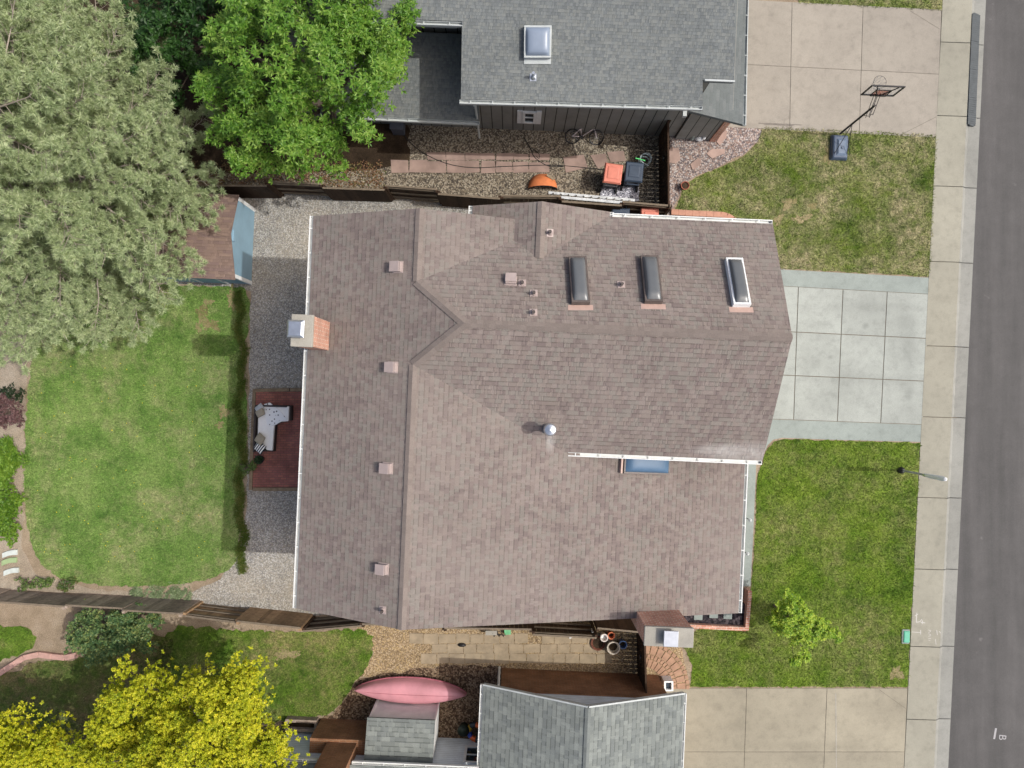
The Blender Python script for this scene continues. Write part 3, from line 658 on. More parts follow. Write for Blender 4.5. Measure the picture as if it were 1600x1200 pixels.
for tl, tr, bl, fr in (((888.5, 399.5), (916.5, 399.5), (888.5, 471.5), 'brownframe'), ((1001, 398), (1028.5, 398.5), (1005, 469.5), 'brownframe'), ((1134.5, 402), (1161, 402.5), (1142.5, 474.5), 'white')):
    c, X, Y, Z, sx, sy = skylight(house, gtop, (tl, tr, bl), M[fr], M['dome'])
    m = MB(); m.box(c + Y * (sy / 2 + .07) - Z * .16, (sx + .16, .15, .03), ax=(X, Y, Z)); m.build('flashing', M['flash'], house)
c, X, Y, Z, sx, sy = skylight(house, rgt, ((977, 701), (1049, 704), (977, 740)), M['brownframe'], M['bluedome'], .16)
m = MB(); m.box(c - X * (sx / 2 + .05) - Z * .1, (.05, sy, .14), ax=(X, Y, Z)); m.build('flashing', M['flash'], house)

# roof vents: hooded boxes
def box_vent(p, down, sx=.26, sy=.25, h=.14):
    Z = Vector((0, 0, 1)); t = Z.cross(down).normalized(); n = down.cross(t); n = n if n.z > 0 else -n; m = MB()
    m.box(p + n * .008, (sx + .05, sy + .05, .014), ax=(down, t, n))
    a = [p + down * x * sx / 2 + t * y * sy / 2 for x, y in ((-1, -1), (1, -1), (1, 1), (-1, 1))]
    b = [q + n * hh for q, hh in zip(a, (h * .8, h, h, h * .8))]
    b[1] -= down * .0; b[2] -= down * .0; m.hexa(a, b); m.box(p + down * (sx * .1) + n * (h + .012), (sx * 1.05, sy * 1.06, .02), ax=(down, t, n))
    m.build('roof_vent', M['pinkmetal'], house, bevel=.01)
for q in ((622, 417.5), (614, 574), (606, 731.5), (599.5, 888.5)): box_vent(lft(*q), dl)
box_vent(gtop(798, 439), dgt, .24, .26, .12)
def vent_pipe(p, n, par, mat='pipe', h=.2, base='pinkmetal', r=.04):
    t = Vector((1, 0, 0)); t = (t - n * t.dot(n)).normalized(); b = n.cross(t); m = MB(); m.box(p + n * .008, (.19, .2, .016), ax=(t, b, n)); m.lathe([(.085, 0), (.05, .09)], p, 14)
    fl = m.build('vent_flashing', M[base], par); m = MB(); m.tube([p, p + Vector((0, 0, h))], r, 12); m.build('vent_pipe', M[mat], fl)
ng = dgt.cross(UV_U); ng = ng if ng.z > 0 else -ng
for q in ((816, 442.5), (834, 458.5), (833.5, 488.5), (970.5, 445)): vent_pipe(gtop(*q), ng, house)
nl = dl.cross(UV_V); nl = nl if nl.z > 0 else -nl
nr = dn(1, 0, -.39).cross(UV_V); nr = nr if nr.z > 0 else -nr
vent_pipe(sright(859, 364), nr, house); vent_pipe(lft(598, 953), nl, house)
p = gbot(857, 669); m = MB(); m.lathe([(.17, -.06), (.12, .16), (.085, .18)], p, 18); fl = m.build('vent_flashing', M['metal'], house)
m = MB(); m.smooth = False; m.lathe([(.085, .1), (.085, .62)], p, 18); m.build('flue_pipe', M['metal'], fl)
m = MB(); m.lathe([(.02, .56), (.15, .60), (.16, .64), (.16, .76), (.13, .80), (.02, .83)], p, 20); m.build('flue_cap', M['metal'], fl)
# chimneys
def chimney(u0, u1, v0, v1, zt, capover=.05):
    up = Vector((0, 0, 1)); ax = (UV_U, UV_V, up); m = MB(); m.box(HV((u0 + u1) / 2, (v0 + v1) / 2, (zt - .1) / 2), (u1 - u0, v1 - v0, zt - .1), ax=ax); ch = m.build('chimney', M['brick'], house)
    m = MB(); m.box(HV((u0 + u1) / 2, (v0 + v1) / 2, zt - .05), (u1 - u0 + 2 * capover, v1 - v0 + 2 * capover, .1), ax=ax); m.build('chimney_cap', M['cap'], ch, bevel=.015)
    return ch
ax = (UV_U, UV_V, Vector((0, 0, 1)))
ch = chimney(-5.35, -4.86, -1.60, -.86, 8.1, .02)
m = MB(); c = HV(-5.18, -1.25, 8.13); m.box(c + Vector((0, 0, .09)), (.3, .3, .18), ax=ax); m.box(c + Vector((0, 0, .2)), (.40, .42, .04), ax=ax); m.taper(c + Vector((0, 0, .22)), (.40, .42), (.3, .32), .05, -A0); m.build('flue_cover', M['metal'], ch, bevel=.01)
ch = chimney(3.66, 4.88, 5.86, 6.32, 7.07, .02)
m = MB(); c = HV(4.27, 6.06, 7.1); m.box(c + Vector((0, 0, .07)), (.28, .3, .14), ax=ax); m.box(c + Vector((0, 0, .17)), (.37, .40, .05), ax=ax); m.build('flue_cover', M['metal'], ch, bevel=.012)
# ------------------------------------------------------------------ grey house (top of the picture)
UPV = Vector((0, 0, 1)); AX = (UV_U, UV_V, UPV)
def uvbox(mb, u0, u1, v0, v1, z0, z1): return mb.box(HV((u0 + u1) / 2, (v0 + v1) / 2, (z0 + z1) / 2), (u1 - u0, v1 - v0, z1 - z0), ax=AX)
nh = thing('grey_house', P(900, 100), 'house with grey shingle roof and dark board siding beside a tan driveway', 'house')
ue, ve = uv_of(P(910, 160, 4.6)); SN = .30
upf = lambda px, py, lift=0: on_plane(px, py, 4.6 + SN * ve + lift, 0, -SN)
main = [upf(*q) for q in ((500, 26), (722, 33), (720, 155), (1098, 165), (1098, 125), (1147, 127), (1151, -150), (500, -168))]
m = MB(); roof_faces(m, main, .16)
zt = main[6].z; a, b = main[7], main[6]
roof_faces(m, [a, b, b - UV_V * 6 - UPV * 1.8, a - UV_V * 6 - UPV * 1.8], .16)
m.build('roof', M['nroof'], nh)
ul, vl = uv_of(P(690, 186, 2.6)); lowf = lambda px, py, lift=0: on_plane(px, py, 2.6 + SN * vl + lift, 0, -SN)
m = MB(); roof_faces(m, [lowf(*q) for q in ((500, 178), (748, 189), (748, 54), (500, 44))], .14); m.build('lower_roof', M['nroof'], nh)
ur, vr = uv_of(P(1162, 190, 2.6)); gf = lambda px, py, lift=0: on_plane(px, py, 2.6 + .3 * ur + lift, -.3, 0)
m = MB(); roof_faces(m, [gf(*q) for q in ((1161, 194.5), (1070, 171.5), (1080, 60), (1090, -150), (1170, -150))], .14); m.build('porch_roof', M['nroof2'], nh)
for a, b, o in ((upf(718, 155), upf(1098, 165), UV_V), (upf(560, 28), upf(723, 33.5), UV_V), (lowf(560, 180.5), lowf(749, 189), UV_V), (gf(1168, -150), gf(1161, 195), UV_U)):
    m = MB(); gutter(m, a, b, o, .11); m.build('gutter', M['ngutter'], nh)
m = MB(); a, b = upf(1101, 125.5, .01), upf(1148, 127, .01); m.box((a + b) / 2, ((b - a).length, .05, .05), ax=AX); m.build('flashing', M['ngutter'], nh)
vb = uv_of(P(850, 204.5))[1]; u0 = uv_of(P(744, 203))[0]; u1 = uv_of(P(1046, 212))[0]
m = MB(); uvbox(m, u0, u1 + .2, vb - 8, vb, 0, 4.42)
uvbox(m, u0 - 6, u0 - .004, vb - 1.79, vb - .003, 0, 2.5)
va = uv_of(P(1100, 219))[1]; u2 = uv_of(P(1108, 219))[0]
uvbox(m, u1 + .203, u2, vb - 8, va, 0, 2.72)
uvbox(m, u0 - 6, u0 - .006, vb - 11, vb - 1.8, 0, 5.0)
# battens over the board seams
m.build('wall', M['nwall'], nh)
m = MB(); uvbox(m, u2 + .003, u2 + .22, va - .8, va + .05, 0, 2.6); m.build('brick_pier', M['brick'], nh)
c = HV(uv_of(P(827, 204))[0] - .0, vb, 0); k = P(827, 182, 1.25); c = Vector((k.x, c.y, 0)); wall_window(nh, c, UV_V, .46, .95, 1.25)
for e in (-1, 1):
    m = MB(); m.box(c + UV_U * e * .32 + UV_V * .02 + UPV * 1.25, (.17, .05, 1.05), ax=AX); m.build('shutter', M['white'], nh)
k = P(675, 41, 3.9); wall_window(nh, HV(uv_of(k)[0] - .1, vb - 1.8, 0), UV_V, 1.6, .8, 3.85)
m = MB(); k = P(741, 165, 4.1); m.tube([k, k + UV_V * -.2 - UPV * .3, k + UV_V * -.2 - UPV * 3.2], .035, 8); m.build('downspout', M['ngutter'], nh)
m = MB(); k = gf(1071, 172.5) - UPV * .12; m.box(k + UV_V * .0, (.12, .3, .14), ax=AX); m.build('downspout', M['ngutter'], nh)
c, X, Y, Z, sx, sy = skylight(nh, upf, ((819, 39.5), (862, 39.5), (819, 90)), M['ngutter'], M['whitedome'], .2)
m = MB(); m.box(c + Y * (sy / 2 + .06) - Z * .18, (sx, .16, .03), ax=(X, Y, Z)); m.build('flashing', M['ngutter'], nh)
nn = dn(0, 1, -.3).cross(UV_U); nn = nn if nn.z > 0 else -nn
vent_pipe(upf(833, 121), nn, nh, 'metal', .3, 'metal', .04)
# ------------------------------------------------------------------ green-grey house (bottom)
sh = thing('grey_green_house', P(920, 1150), 'house with grey green gabled roof, brown brick base and pale blue siding', 'house')
zsr = lambda u: 3.49 - .395 * abs(u - 2.75)
m = MB()
for q in ([(2.75, 9.58), (2.75, 22), (-.52, 22), (-.52, 9.58)], [(2.75, 9.58), (6.0, 9.58), (6.0, 22), (2.75, 22)]): roof_faces(m, [HV(u, v, zsr(u)) for u, v in q], .13)
m.build('roof', M['sroof'], sh)
m = MB(); capstrip(m, HV(2.75, 22, 3.49), HV(2.75, 9.58, 3.49), dn(1, 0, -.4), dn(-1, 0, -.4), .1); m.build('ridge_cap', M['sroofcap'], sh)
for a, b, o in ((HV(-.52, 9.56, zsr(-.52)), HV(-.52, 22, zsr(-.52)), -UV_U), (HV(6.0, 9.56, zsr(6.0)), HV(6.0, 22, zsr(6.0)), UV_U)):
    m = MB(); gutter(m, a, b, o, .09); m.build('gutter', M['gutter'], sh)
m = MB()
for s_ in (-1, 1):
    a, b = HV(2.75, 9.55, 3.42), HV(2.75 + s_ * 3.25, 9.55, 3.42 - .395 * 3.25); d = (b - a); n_ = d.length; d.normalize(); m.box((a + b) / 2, (n_, .05, .14), ax=(d, UV_V, d.cross(UV_V)))
m.build('rake_board', M['ngutter'], sh)
m = MB(); uvbox(m, .06, 5.6, 9.84, 21, 0, 1.9); m.build('brick_wall', M['brickdark'], sh)
m = MB(); m.prism([HV(u, 9.88, z) for u, z in ((.12, 1.9), (5.54, 1.9), (5.54, zsr(5.54) - .15), (2.75, 3.33), (.12, zsr(.12) - .15))], HV(0, 11, 0))
VW = 12.4
uvbox(m, -7.4, .1, VW, VW + 6, 0, 2.45); m.build('wall', M['swall'], sh)
m = MB(); roof_faces(m, [HV(u, v, 2.4 + .3 * (v - 12.22)) for u, v in ((-7.6, 12.22), (-.53, 12.22), (-.53, 17), (-7.6, 17))], .12); m.build('lower_roof', M['sroof'], sh)
for ua, ub in ((-7.6, -5.75), (-4.62, -.54)):
    m = MB(); gutter(m, HV(ua, 12.22, 2.4), HV(ub, 12.22, 2.4), -UV_V, .1); m.build('gutter', M['gutter'], sh)
k = P(741, 1188, 1.4); wall_window(sh, HV(uv_of(k)[0] + .06, VW, 0), -UV_V, .85, 1.1, 1.15)
m = MB(); uvbox(m, -6.25, -4.0, 11.9, VW - .003, 0, 1.43); ch = m.build('chimney', M['brickdark'], sh)
m = MB(); uvbox(m, -5.66, -4.68, 12.0, VW + .2, 1.43, 6.0); m.build('chimney_stack', M['brickdark'], ch)
m = MB(); q = HV(0.02, 9.72, 0); m.tube([HV(-.02, 9.6, 2.1), HV(-.02, 9.78, 1.95), HV(-.02, 9.78, 1.2), HV(-.02, 9.78, .1)], .04, 8); m.build('downspout', M['gutter'], sh)
# lean-to shed
ls = thing('lean_to_shed', HV(-3.2, 11.7, 0), 'small lean-to shed with grey shingle roof behind the pink canoe', 'shed')
m = MB(); uvbox(m, -4.24, -2.13, 11.12, VW - .02, 0, 1.58); m.build('wall', plain('grey_plywood', L(228,232,230,.95), .8, var=.1, scale=3), ls)
m = MB(); roof_faces(m, [HV(u, v, 1.67 + .2 * (v - 11.02)) for u, v in ((-4.32, 11.02), (-2.07, 11.02), (-2.07, VW - .01), (-4.32, VW - .01))], .07); m.build('roof', M['sroof'], ls)
for u in (-4.27, -2.10): m = MB(); uvbox(m, u - .03, u + .03, 11.08, 11.14, 0, 1.6); m.build('trim', M['white'], ls)
m = MB(); uvbox(m, -2.125, -2.09, 11.16, VW - .05, 0.02, 1.57); m.build('side_panel', M['white'], ls)
# ------------------------------------------------------------------ blue shed
sd = thing('blue_shed', HV(-11, -4.7, 0), 'blue garden shed with brown shingle roof under the pine', 'shed')
v0, v1, ur_ = -6.05, -3.39, -9.41; vm = (v0 + v1) / 2; zsh = lambda v: 2.08 - .376 * abs(v - vm)
m = MB(); m.prism([HV(ur_, v, z) for v, z in ((v0, 0), (v1, 0), (v1, zsh(v1) - .05), (vm, 2.03), (v0, zsh(v0) - .05))][::-1], -UV_U * 3.2); m.build('wall', M['shedwall'], sd)
m = MB()
for s_ in (-1, 1): roof_faces(m, [HV(u, v, zsh(v)) for u, v in ((ur_ + .03, vm), (ur_ - 3.3, vm), (ur_ - 3.3, vm + s_ * 1.42), (ur_ + .03, vm + s_ * 1.42))], .05)
m.build('roof', M['shedroof'], sd)
m = MB(); capstrip(m, HV(ur_ + .03, vm, 2.08), HV(ur_ - 3.3, vm, 2.08), dn(0, 1, -.376), dn(0, -1, -.376), .1); m.build('ridge_cap', M['shedroof'], sd)
for v in (v0, v1):
    m = MB(); s_ = 1 if v == v0 else -1; uvbox(m, ur_ - .06, ur_ + .025, v - .025 if s_ > 0 else v - .1, v + .1 if s_ > 0 else v + .025, 0, 1.5); m.build('corner_board', M['white'], sd)
m = MB(); uvbox(m, ur_ - .01, ur_ + .05, vm - .18, vm + .18, 1.70, 1.84); m.build('gable_vent', M['shedwall'], sd)
m = MB()
for q in (.8, 1.7): uvbox(m, ur_ - q - .9, ur_ - q, v1, v1 + .03, .1, 1.35)
m.build('door', M['shedwall'], sd)
for q in (.76, 1.66, 2.62): m = MB(); uvbox(m, ur_ - q - .04, ur_ - q + .02, v1 + .002, v1 + .05, .1, 1.38); m.build('trim', M['white'], sd)

# ------------------------------------------------------------------ fences
def fence_run(par, a, b, h, mode, mats, nrm_toward, gap=.006, bw=.14):
    """boards between ground points a and b; mode 'boards' shows boards on the side nrm_toward, 'rails' shows the rails there"""
    a, b = Vector((a.x, a.y, 0)), Vector((b.x, b.y, 0)); d = b - a; n = d.length; d.normalize(); s = Vector((-d.y, d.x, 0))
    if s.dot(nrm_toward) < 0: s = -s
    o = s if mode == 'boards' else -s
    m = MB(); k = max(1, int(n / (bw + gap)))
    for i in range(k):
        c = a + d * (n * (i + .5) / k); hh = h + random.uniform(-.012, .012); m.box(c + o * (.035 + random.uniform(0, .006)) + UPV * hh / 2, (n / k - gap, .02, hh), ax=(d, s, UPV))
    m.build('panel', M[mats[0]], par)
    for z in (.25, h * .52, h - .12):
        r = MB(); r.box((a + b) / 2 + UPV * z, (n - .08, .04, .09), ax=(d, s, UPV)); r.build('rail', M[mats[1]], par)
    r = MB(); r.box((a + b) / 2 + o * .03 + UPV * (h + .024), (n - .02, .06, .022), ax=(d, s, UPV)); r.build('top_rail', M[mats[1]], par)
    for q in (a + d * .03, b - d * .03):
        r = MB(); r.box(q - o * .03 + UPV * (h + .03) / 2, (.09, .09, h + .03), ax=(d, s, UPV)); r.build('post', M[mats[2]], par)
nf = thing('wooden_fence', P(690, 320), 'dark brown board fence between the brown and the grey house', 'fence')
S_ = Vector((0, -1, 0)); N_ = Vector((0, 1, 0))
for a, b, md in (((180, 303), (325, 306), 'boards'), ((325, 307), (440, 308), 'boards'), ((441, 304), (521, 308), 'rails'), ((521, 311), (613, 314), 'boards'), ((613, 310), (691, 316), 'rails'), ((691, 320), (783, 327), 'boards'), ((784, 325), (872, 326), 'rails'), ((873, 331), (962, 337), 'boards'), ((962, 334), (1034, 340), 'rails')):
    fence_run(nf, P(*a), P(*b), 1.45, md, ('fencedark', 'fencerail', 'fencedark'), S_)
sf = thing('wooden_fence', P(390, 945), 'weathered grey brown board fence along the bottom side yard', 'fence')
for a, b, md in (((-120, 911), (18, 922), 'boards'), ((20, 923), (138, 931), 'boards'), ((139, 929), (226, 934), 'boards'), ((227, 935), (313, 940), 'boards'), ((314, 942), (394, 952), 'rails'), ((395, 951), (489, 961), 'boards'), ((490, 965), (578, 957), 'rails'), ((578, 957), (700, 961), 'boards'), ((700, 961), (829, 963), 'boards'), ((830, 968), (925, 973), 'rails'), ((926, 963), (1000, 970), 'boards')):
    fence_run(sf, P(*a), P(*b), 1.36 + (.07 if int(b[0]) % 2 else -.05), md, ('fencegrey', 'fencerail', 'fencegrey') if b[0] < 360 else ('fence', 'fencerail', 'fence') if b[0] < 560 else ('fencedark', 'fencerail', 'fencedark'), N_)
def gate(label, a, b, h):
    t = thing('picket_gate', (P(*a) + P(*b)) / 2, label, 'gate'); fence_run(t, P(*a), P(*b), h, 'boards', ('fencedark', 'fencedark', 'fencedark'), Vector((-1, 0, 0)), gap=.012, bw=.13)
    m = MB(); c = P(*a) * .6 + P(*b) * .4; m.box(c + Vector((-.1, 0, 1.0)), (.05, .16, .04)); m.build('latch', M['dark'], t)
gate('dark slatted gate by the rubbish carts closing the gravel side yard', (1031, 210), (1032, 340), 1.45)
gate('dark slatted gate between the brick chimney and the brown brick wall', (996, 977), (998, 1058), 1.55)

# ------------------------------------------------------------------ small things
def at(px, py, z=0): return P(px, py, z)
# basketball hoop
bh = thing('basketball_hoop', (11.6, 9.0, 0), 'black portable basketball hoop with clear backboard on the driveway edge', 'basketball hoop')
o = Vector((11.58, 8.62, 0)); m = MB(); m.taper(o, (.66, .92), (.50, .78), .2, -A0); q = m.build('base', plain('blue_grey_plastic', L(78,92,112,.8), .45, var=.1), bh, bevel=.05)
m = MB(); m.taper(o + Vector((.02, -.03, .2)), (.34, .6), (.22, .45), .05, -A0); m.lathe([(.05, .24), (.05, .28)], o + Vector((.05, -.06, 0)), 14); m.build('base_cap', plain('blue_grey_plastic_light', L(104,120,140,.8), .4, var=.1), q)
pt = Vector((11.6, 9.1, 0))
m = MB(); m.tube([pt + UPV * .12, pt + Vector((.0, .03, 2.5))], .035, 10); m.build('pole', M['dark'], bh)
m = MB()
for e in (-1, 1): m.tube([pt + Vector((0, 0, 1.0)), o + Vector((e * .22, -.25, .2))], .012, 6); m.tube([o + Vector((e * .3, .4, .1)), o + Vector((e * .31, -.3, .22))], .012, 6)
m.build('brace', M['dark'], bh)
m = MB()
for e in (-.06, .06):
    for z in (2.35, 2.12): m.tube([pt + Vector((e, -.18, z - .1)), pt + Vector((e, .32, z + .42))], .011, 6)
m.tube([pt + Vector((-.0, .03, 1.7)), pt + Vector((.06, -.12, 2.0)), pt + Vector((.06, -.14, 2.25))], .01, 6); m.build('arm', M['dark'], bh)
bc = HV(*uv_of(Vector((11.62, 9.41, 0))), 2.94); bx, bz = UV_U, UPV
m = MB(); W_, H_ = 1.04, .70
for e in (-1, 1): m.box(bc + bz * e * (H_ / 2 - .02), (W_, .04, .04), ax=AX); m.box(bc + bx * e * (W_ / 2 - .02), (.04, .038, H_ - .08), ax=AX)
for e in (-1, 1): m.tube([bc + UV_V * .03 - bz * .32 + bx * e * .05, bc + UV_V * .03 + bz * .33 + bx * e * .33], .018, 6)
for e in (-1, 1): m.box(bc + UV_V * .025 + bx * e * .24 - bz * .1, (.03, .02, .38), ax=AX)
m.box(bc + UV_V * .025 + bz * .09, (.48, .02, .03), ax=AX); m.box(bc + UV_V * .03 - bz * .28, (.5, .05, .06), ax=AX)
fr = m.build('backboard_frame', M['dark'], bh)
def clear(name, c, op):
    t = NT(name, .1, .5); t.b.inputs['Base Color'].default_value = c; tr = t.new('ShaderNodeBsdfTransparent'); ms = t.new('ShaderNodeMixShader'); ms.inputs[0].default_value = op
    t.lk(tr.outputs[0], ms.inputs[1]); t.lk(t.b.outputs[0], ms.inputs[2]); t.lk(ms.outputs[0], t.n['Material Output'].inputs[0]); return t.m
m = MB(); m.box(bc, (W_ - .08, .012, H_ - .08), ax=AX); m.build('backboard', clear('clear_acrylic', L(220,225,228), .12), bh)
m = MB(); m.box(bc + UV_V * .012 - bz * .1, (.44, .006, .34), ax=AX); m.build('target_square', clear('orange_tint', L(220,130,100), .45), bh)
m = MB(); rc_ = bc - UV_V * .36 - bz * .2; m.tube([rc_ + Vector((.2 * math.cos(t), .2 * math.sin(t), 0)) for t in [i * math.pi / 14 for i in range(29)]], .006, 6, cap=False); m.tube([rc_ + UV_V * .2, bc - bz * .2], .012, 6); m.build('rim', M['dark'], bh)
m = MB()
for i in range(10):
    t0 = i * math.pi / 5
    for s_ in (1, -1): m.tube([rc_ + Vector((.2 * math.cos(t0), .2 * math.sin(t0), 0)), rc_ + Vector((.12 * math.cos(t0 + s_ * .45), .12 * math.sin(t0 + s_ * .45), -.3))], .003, 4)
m.build('net', M['whitedome'], bh)
# lamp post
lp = thing('lamp_post', at(1407, 734.5), 'slim grey lamp post with white head standing in the front lawn', 'lamp post')
p = at(1407, 734.5); m = MB(); m.lathe([(.13, 0), (.11, .12), (.06, .2)], p, 14); m.build('base', M['dark'], lp)
m = MB(); m.tube([p + UPV * .1, p + UPV * 1.5], .035, 10); m.build('pole', plain('grey_pole', L(176,178,176,.85), .5), lp)
m = MB(); m.lathe([(.05, 1.42), (.06, 1.5), (.05, 1.58)], p, 12); m.build('collar', M['metal'], lp)
m = MB(); m.lathe([(.055, 1.56), (.07, 1.7), (.08, 2.45), (.06, 2.6), (.01, 2.64)], p, 14); m.build('lamp_head', M['white'], lp)
# utility lid
ul_ = thing('utility_box', at(1414, 994), 'turquoise utility box lid set in the grass by the sidewalk', 'utility box')
m = MB(); m.box(at(1414, 994) + UPV * .03, (.28, .52, .06), rz=-A0); m.build('collar', M['conc2'], ul_, bevel=.03)
m = MB(); m.box(at(1415, 994) + UPV * .045, (.22, .42, .09), rz=-A0); m.build('lid', plain('turquoise_plastic', L(92,184,150,.75), .5, var=.08), ul_, bevel=.03)
# kerb ramp in segments
kr = thing('kerb_ramp', at(1521, 108, -.1), 'long dark ribbed rubber kerb ramp lying in the gutter', 'kerb ramp')
a, b = Vector(P(1525, 21, -.03)), Vector(P(1517.5, 197, -.03)); d = b - a; n_ = d.length; d.normalize(); s_ = Vector((-d.y, d.x, 0)); s_ = s_ if s_.x > 0 else -s_; rub = plain('grey_rubber', L(86,92,94,.7), .75, var=.15, bump=.2)
for i in range(4):
    m = MB(); l_ = n_ / 4 - .008; c = a + d * (n_ * (i + .5) / 4); k0, k1 = (.12 if i == 0 else 0), (.12 if i == 3 else 0)
    for j in range(26):
        t0, t1 = -l_ / 2 + l_ * j / 26, -l_ / 2 + l_ * (j + 1) / 26; lift = .012 if j % 2 else 0
        if i not in (3,) and j % 2: lift = .006
        w0 = .17
        ee = .06 if (i == 0 and j == 0) or (i == 3 and j == 25) else 0
        bt = [c + d * t0 - s_ * w0 + s_ * ee, c + d * t1 - s_ * w0 + s_ * ee, c + d * t1 + s_ * (w0 - ee), c + d * t0 + s_ * (w0 - ee)]
        zt_ = (.035 + lift, .035 + lift, -.055 + lift, -.055 + lift)
        m.hexa([Vector((q.x, q.y, -.095)) for q in bt], [Vector((q.x, q.y, z)) for q, z in zip(bt, zt_)])
    m.build('ramp_segment', rub, kr)
# carts
def cart(px, py, lidcol, bodycol, label, rz, group='wheeled carts by the side gates'):
    p = at(px, py, 1.0); t = thing('wheeled_cart', (0, 0, 0), label, 'cart', group); m = MB()
    m.taper((0, 0, .05), (.46, .48), (.58, .66), .88); m.build('body', bodycol, t, bevel=.02)
    m = MB(); m.taper((0, .01, .93), (.64, .70), (.56, .60), .07); m.taper((0, .02, 1.0), (.40, .42), (.36, .38), .02)
    ld = m.build('lid', lidcol, t, bevel=.025); m = MB(); m.tube([(-.2, -.36, .9), (-.2, -.42, .95), (.2, -.42, .95), (.2, -.36, .9)], .018, 8); m.build('handle', bodycol, t)
    for e in (-1, 1): m = MB(); m.tube([(e * .27 - .03, -.30, .13), (e * .27 + .03, -.30, .13)], .13, 16); m.build('wheel', M['dark'], t)
    t.location = (p.x, p.y, 0); t.rotation_euler = (0, 0, rz); return t
coral = plain('coral_plastic', L(222,136,116,.82), .5, var=.08); navy = plain('navy_plastic', L(62,76,94,.8), .5, var=.12); grey = plain('grey_plastic', L(88,88,92,.7), .5, var=.1)
cart(958, 271, coral, grey, 'coral lidded cart by the gravel, left of its dark blue neighbour', -.14)
cart(991, 268.5, navy, navy, 'dark navy cart next to the white hose hoop', -.1)
cart(970, 340, navy, navy, 'navy cart half hidden under the brown roof eave', math.pi)
cart(1015.5, 339, coral, grey, 'coral cart half hidden under the brown roof eave', math.pi)
# hoop of hose
m = MB(); c = at(1009, 248, .55); m.tube([c + Vector((.19 * math.cos(t), .19 * math.sin(t), .05 * math.sin(2 * t))) for t in [i * math.pi / 14 for i in range(29)]], .022, 8, cap=False)
for z_ in (.1, .35): m.tube([c + Vector((.19 * math.cos(t), .19 * math.sin(t), -z_)) for t in [i * math.pi / 14 for i in range(29)]], .02, 8, cap=False)
hp = m.build('coiled_hose', plain('pale_hose', L(190,204,206,.8), .5)); tag(hp, 'pale coiled hose in a hoop behind the navy cart', 'hose')
m = MB(); m.tube([at(993, 247, 1.08), at(1008, 251, 1.05)], .022, 8); m.tube([at(1000, 249, 1.06), at(1001, 250, .2)], .018, 8); tag(m.build('garden_rake', plain('green_handle', L(96,206,120,.8), .5)), 'bright green handled garden tool leaning by the navy cart', 'garden tool')
# plastic sheeting
m = MB(); n_ = 22; k = 0
for i in range(n_ + 1):
    for j in range(n_ + 1):
        q = at(938 + 60 * i / n_, 288 + 24 * j / n_ + 3 * math.sin(i * .7)); m.v.append(Vector((q.x + random.uniform(-.02, .02), q.y + random.uniform(-.02, .02), .04 + .14 * random.random() * (1 - abs(2 * i / n_ - 1) ** 4) * (1 - abs(2 * j / n_ - 1) ** 4))))
for i in range(n_):
    for j in range(n_): q = i * (n_ + 1) + j; m.f.append((q, q + 1, q + n_ + 2, q + n_ + 1)); m.uv.append(None)
tag(m.build('plastic_sheet', plain('cloudy_plastic', L(206,206,214,.8), .25, var=.15, scale=8)), 'crumpled cloudy white plastic sheet below the carts', 'plastic sheet')
# ladder
ld = thing('ladder', at(925, 312), 'long aluminium ladder laid along the dark fence', 'ladder'); p0, p1, p2, p3 = at(857, 301, .5), at(992, 313, .5), at(861, 307, .95), at(988, 318, .95)
for a, b in ((p0, p1), (p2, p3)):
    m = MB(); d = (b - a); n_ = d.length; d.normalize(); s_ = Vector((-d.y, d.x, 0)); m.box((a + b) / 2, (n_, .09, .04), ax=(d, s_, UPV)); m.build('rail', plain('aluminium', L(206,210,210,.85), .4, metal=.3), ld)
for i in range(11):
    t = (i + .6) / 11.2; m = MB(); m.tube([p0.lerp(p1, t), p2.lerp(p3, t)], .018, 8); m.build('rung', M['cap'], ld)
for q in ((900, 309), (960, 315)): m = MB(); m.box(at(*q, .25), (.08, .08, .5)); m.build('foot', M['dark'], ld)
# orange pop-up arch
og = thing('orange_arch', at(848, 285), 'orange fabric half dome leaning by the fence on gravel', 'play tunnel')
m = MB(); n_ = 20; a, b = at(825, 297), at(870.5, 297); rows = []
for k_, (dy, zz) in enumerate(((2, .34), (8, .40), (15, .34), (21, .18), (25, .02))):
    for i in range(n_ + 1):
        t = math.pi * i / n_; q = a.lerp(b, (1 - math.cos(t)) / 2); m.v.append(q + Vector((0, math.sin(t) ** .8 * dy / 44, .02 + math.sin(t) * zz)))
for k_ in range(4):
    for i in range(n_): q = k_ * (n_ + 1) + i; m.f.append((q, q + 1, q + n_ + 2, q + n_ + 1)); m.uv.append(None)
m.smooth = True; m.build('fabric', plain('orange_fabric', L(216,128,78,.85), .8, var=.12), og)
m = MB(); m.tube([m_ for m_ in [a.lerp(b, (1 - math.cos(math.pi * i / n_)) / 2) + Vector((0, math.sin(math.pi * i / n_) ** .8 * 1.8 / 44, .03 + math.sin(math.pi * i / n_) * .34)) for i in range(n_ + 1)]], .018, 6); m.build('hoop', M['dark'], og)
m = MB(); m.box(at(860, 277, .3), (.28, .07, .05), rz=-.6); m.build('strap', M['paver'], og)
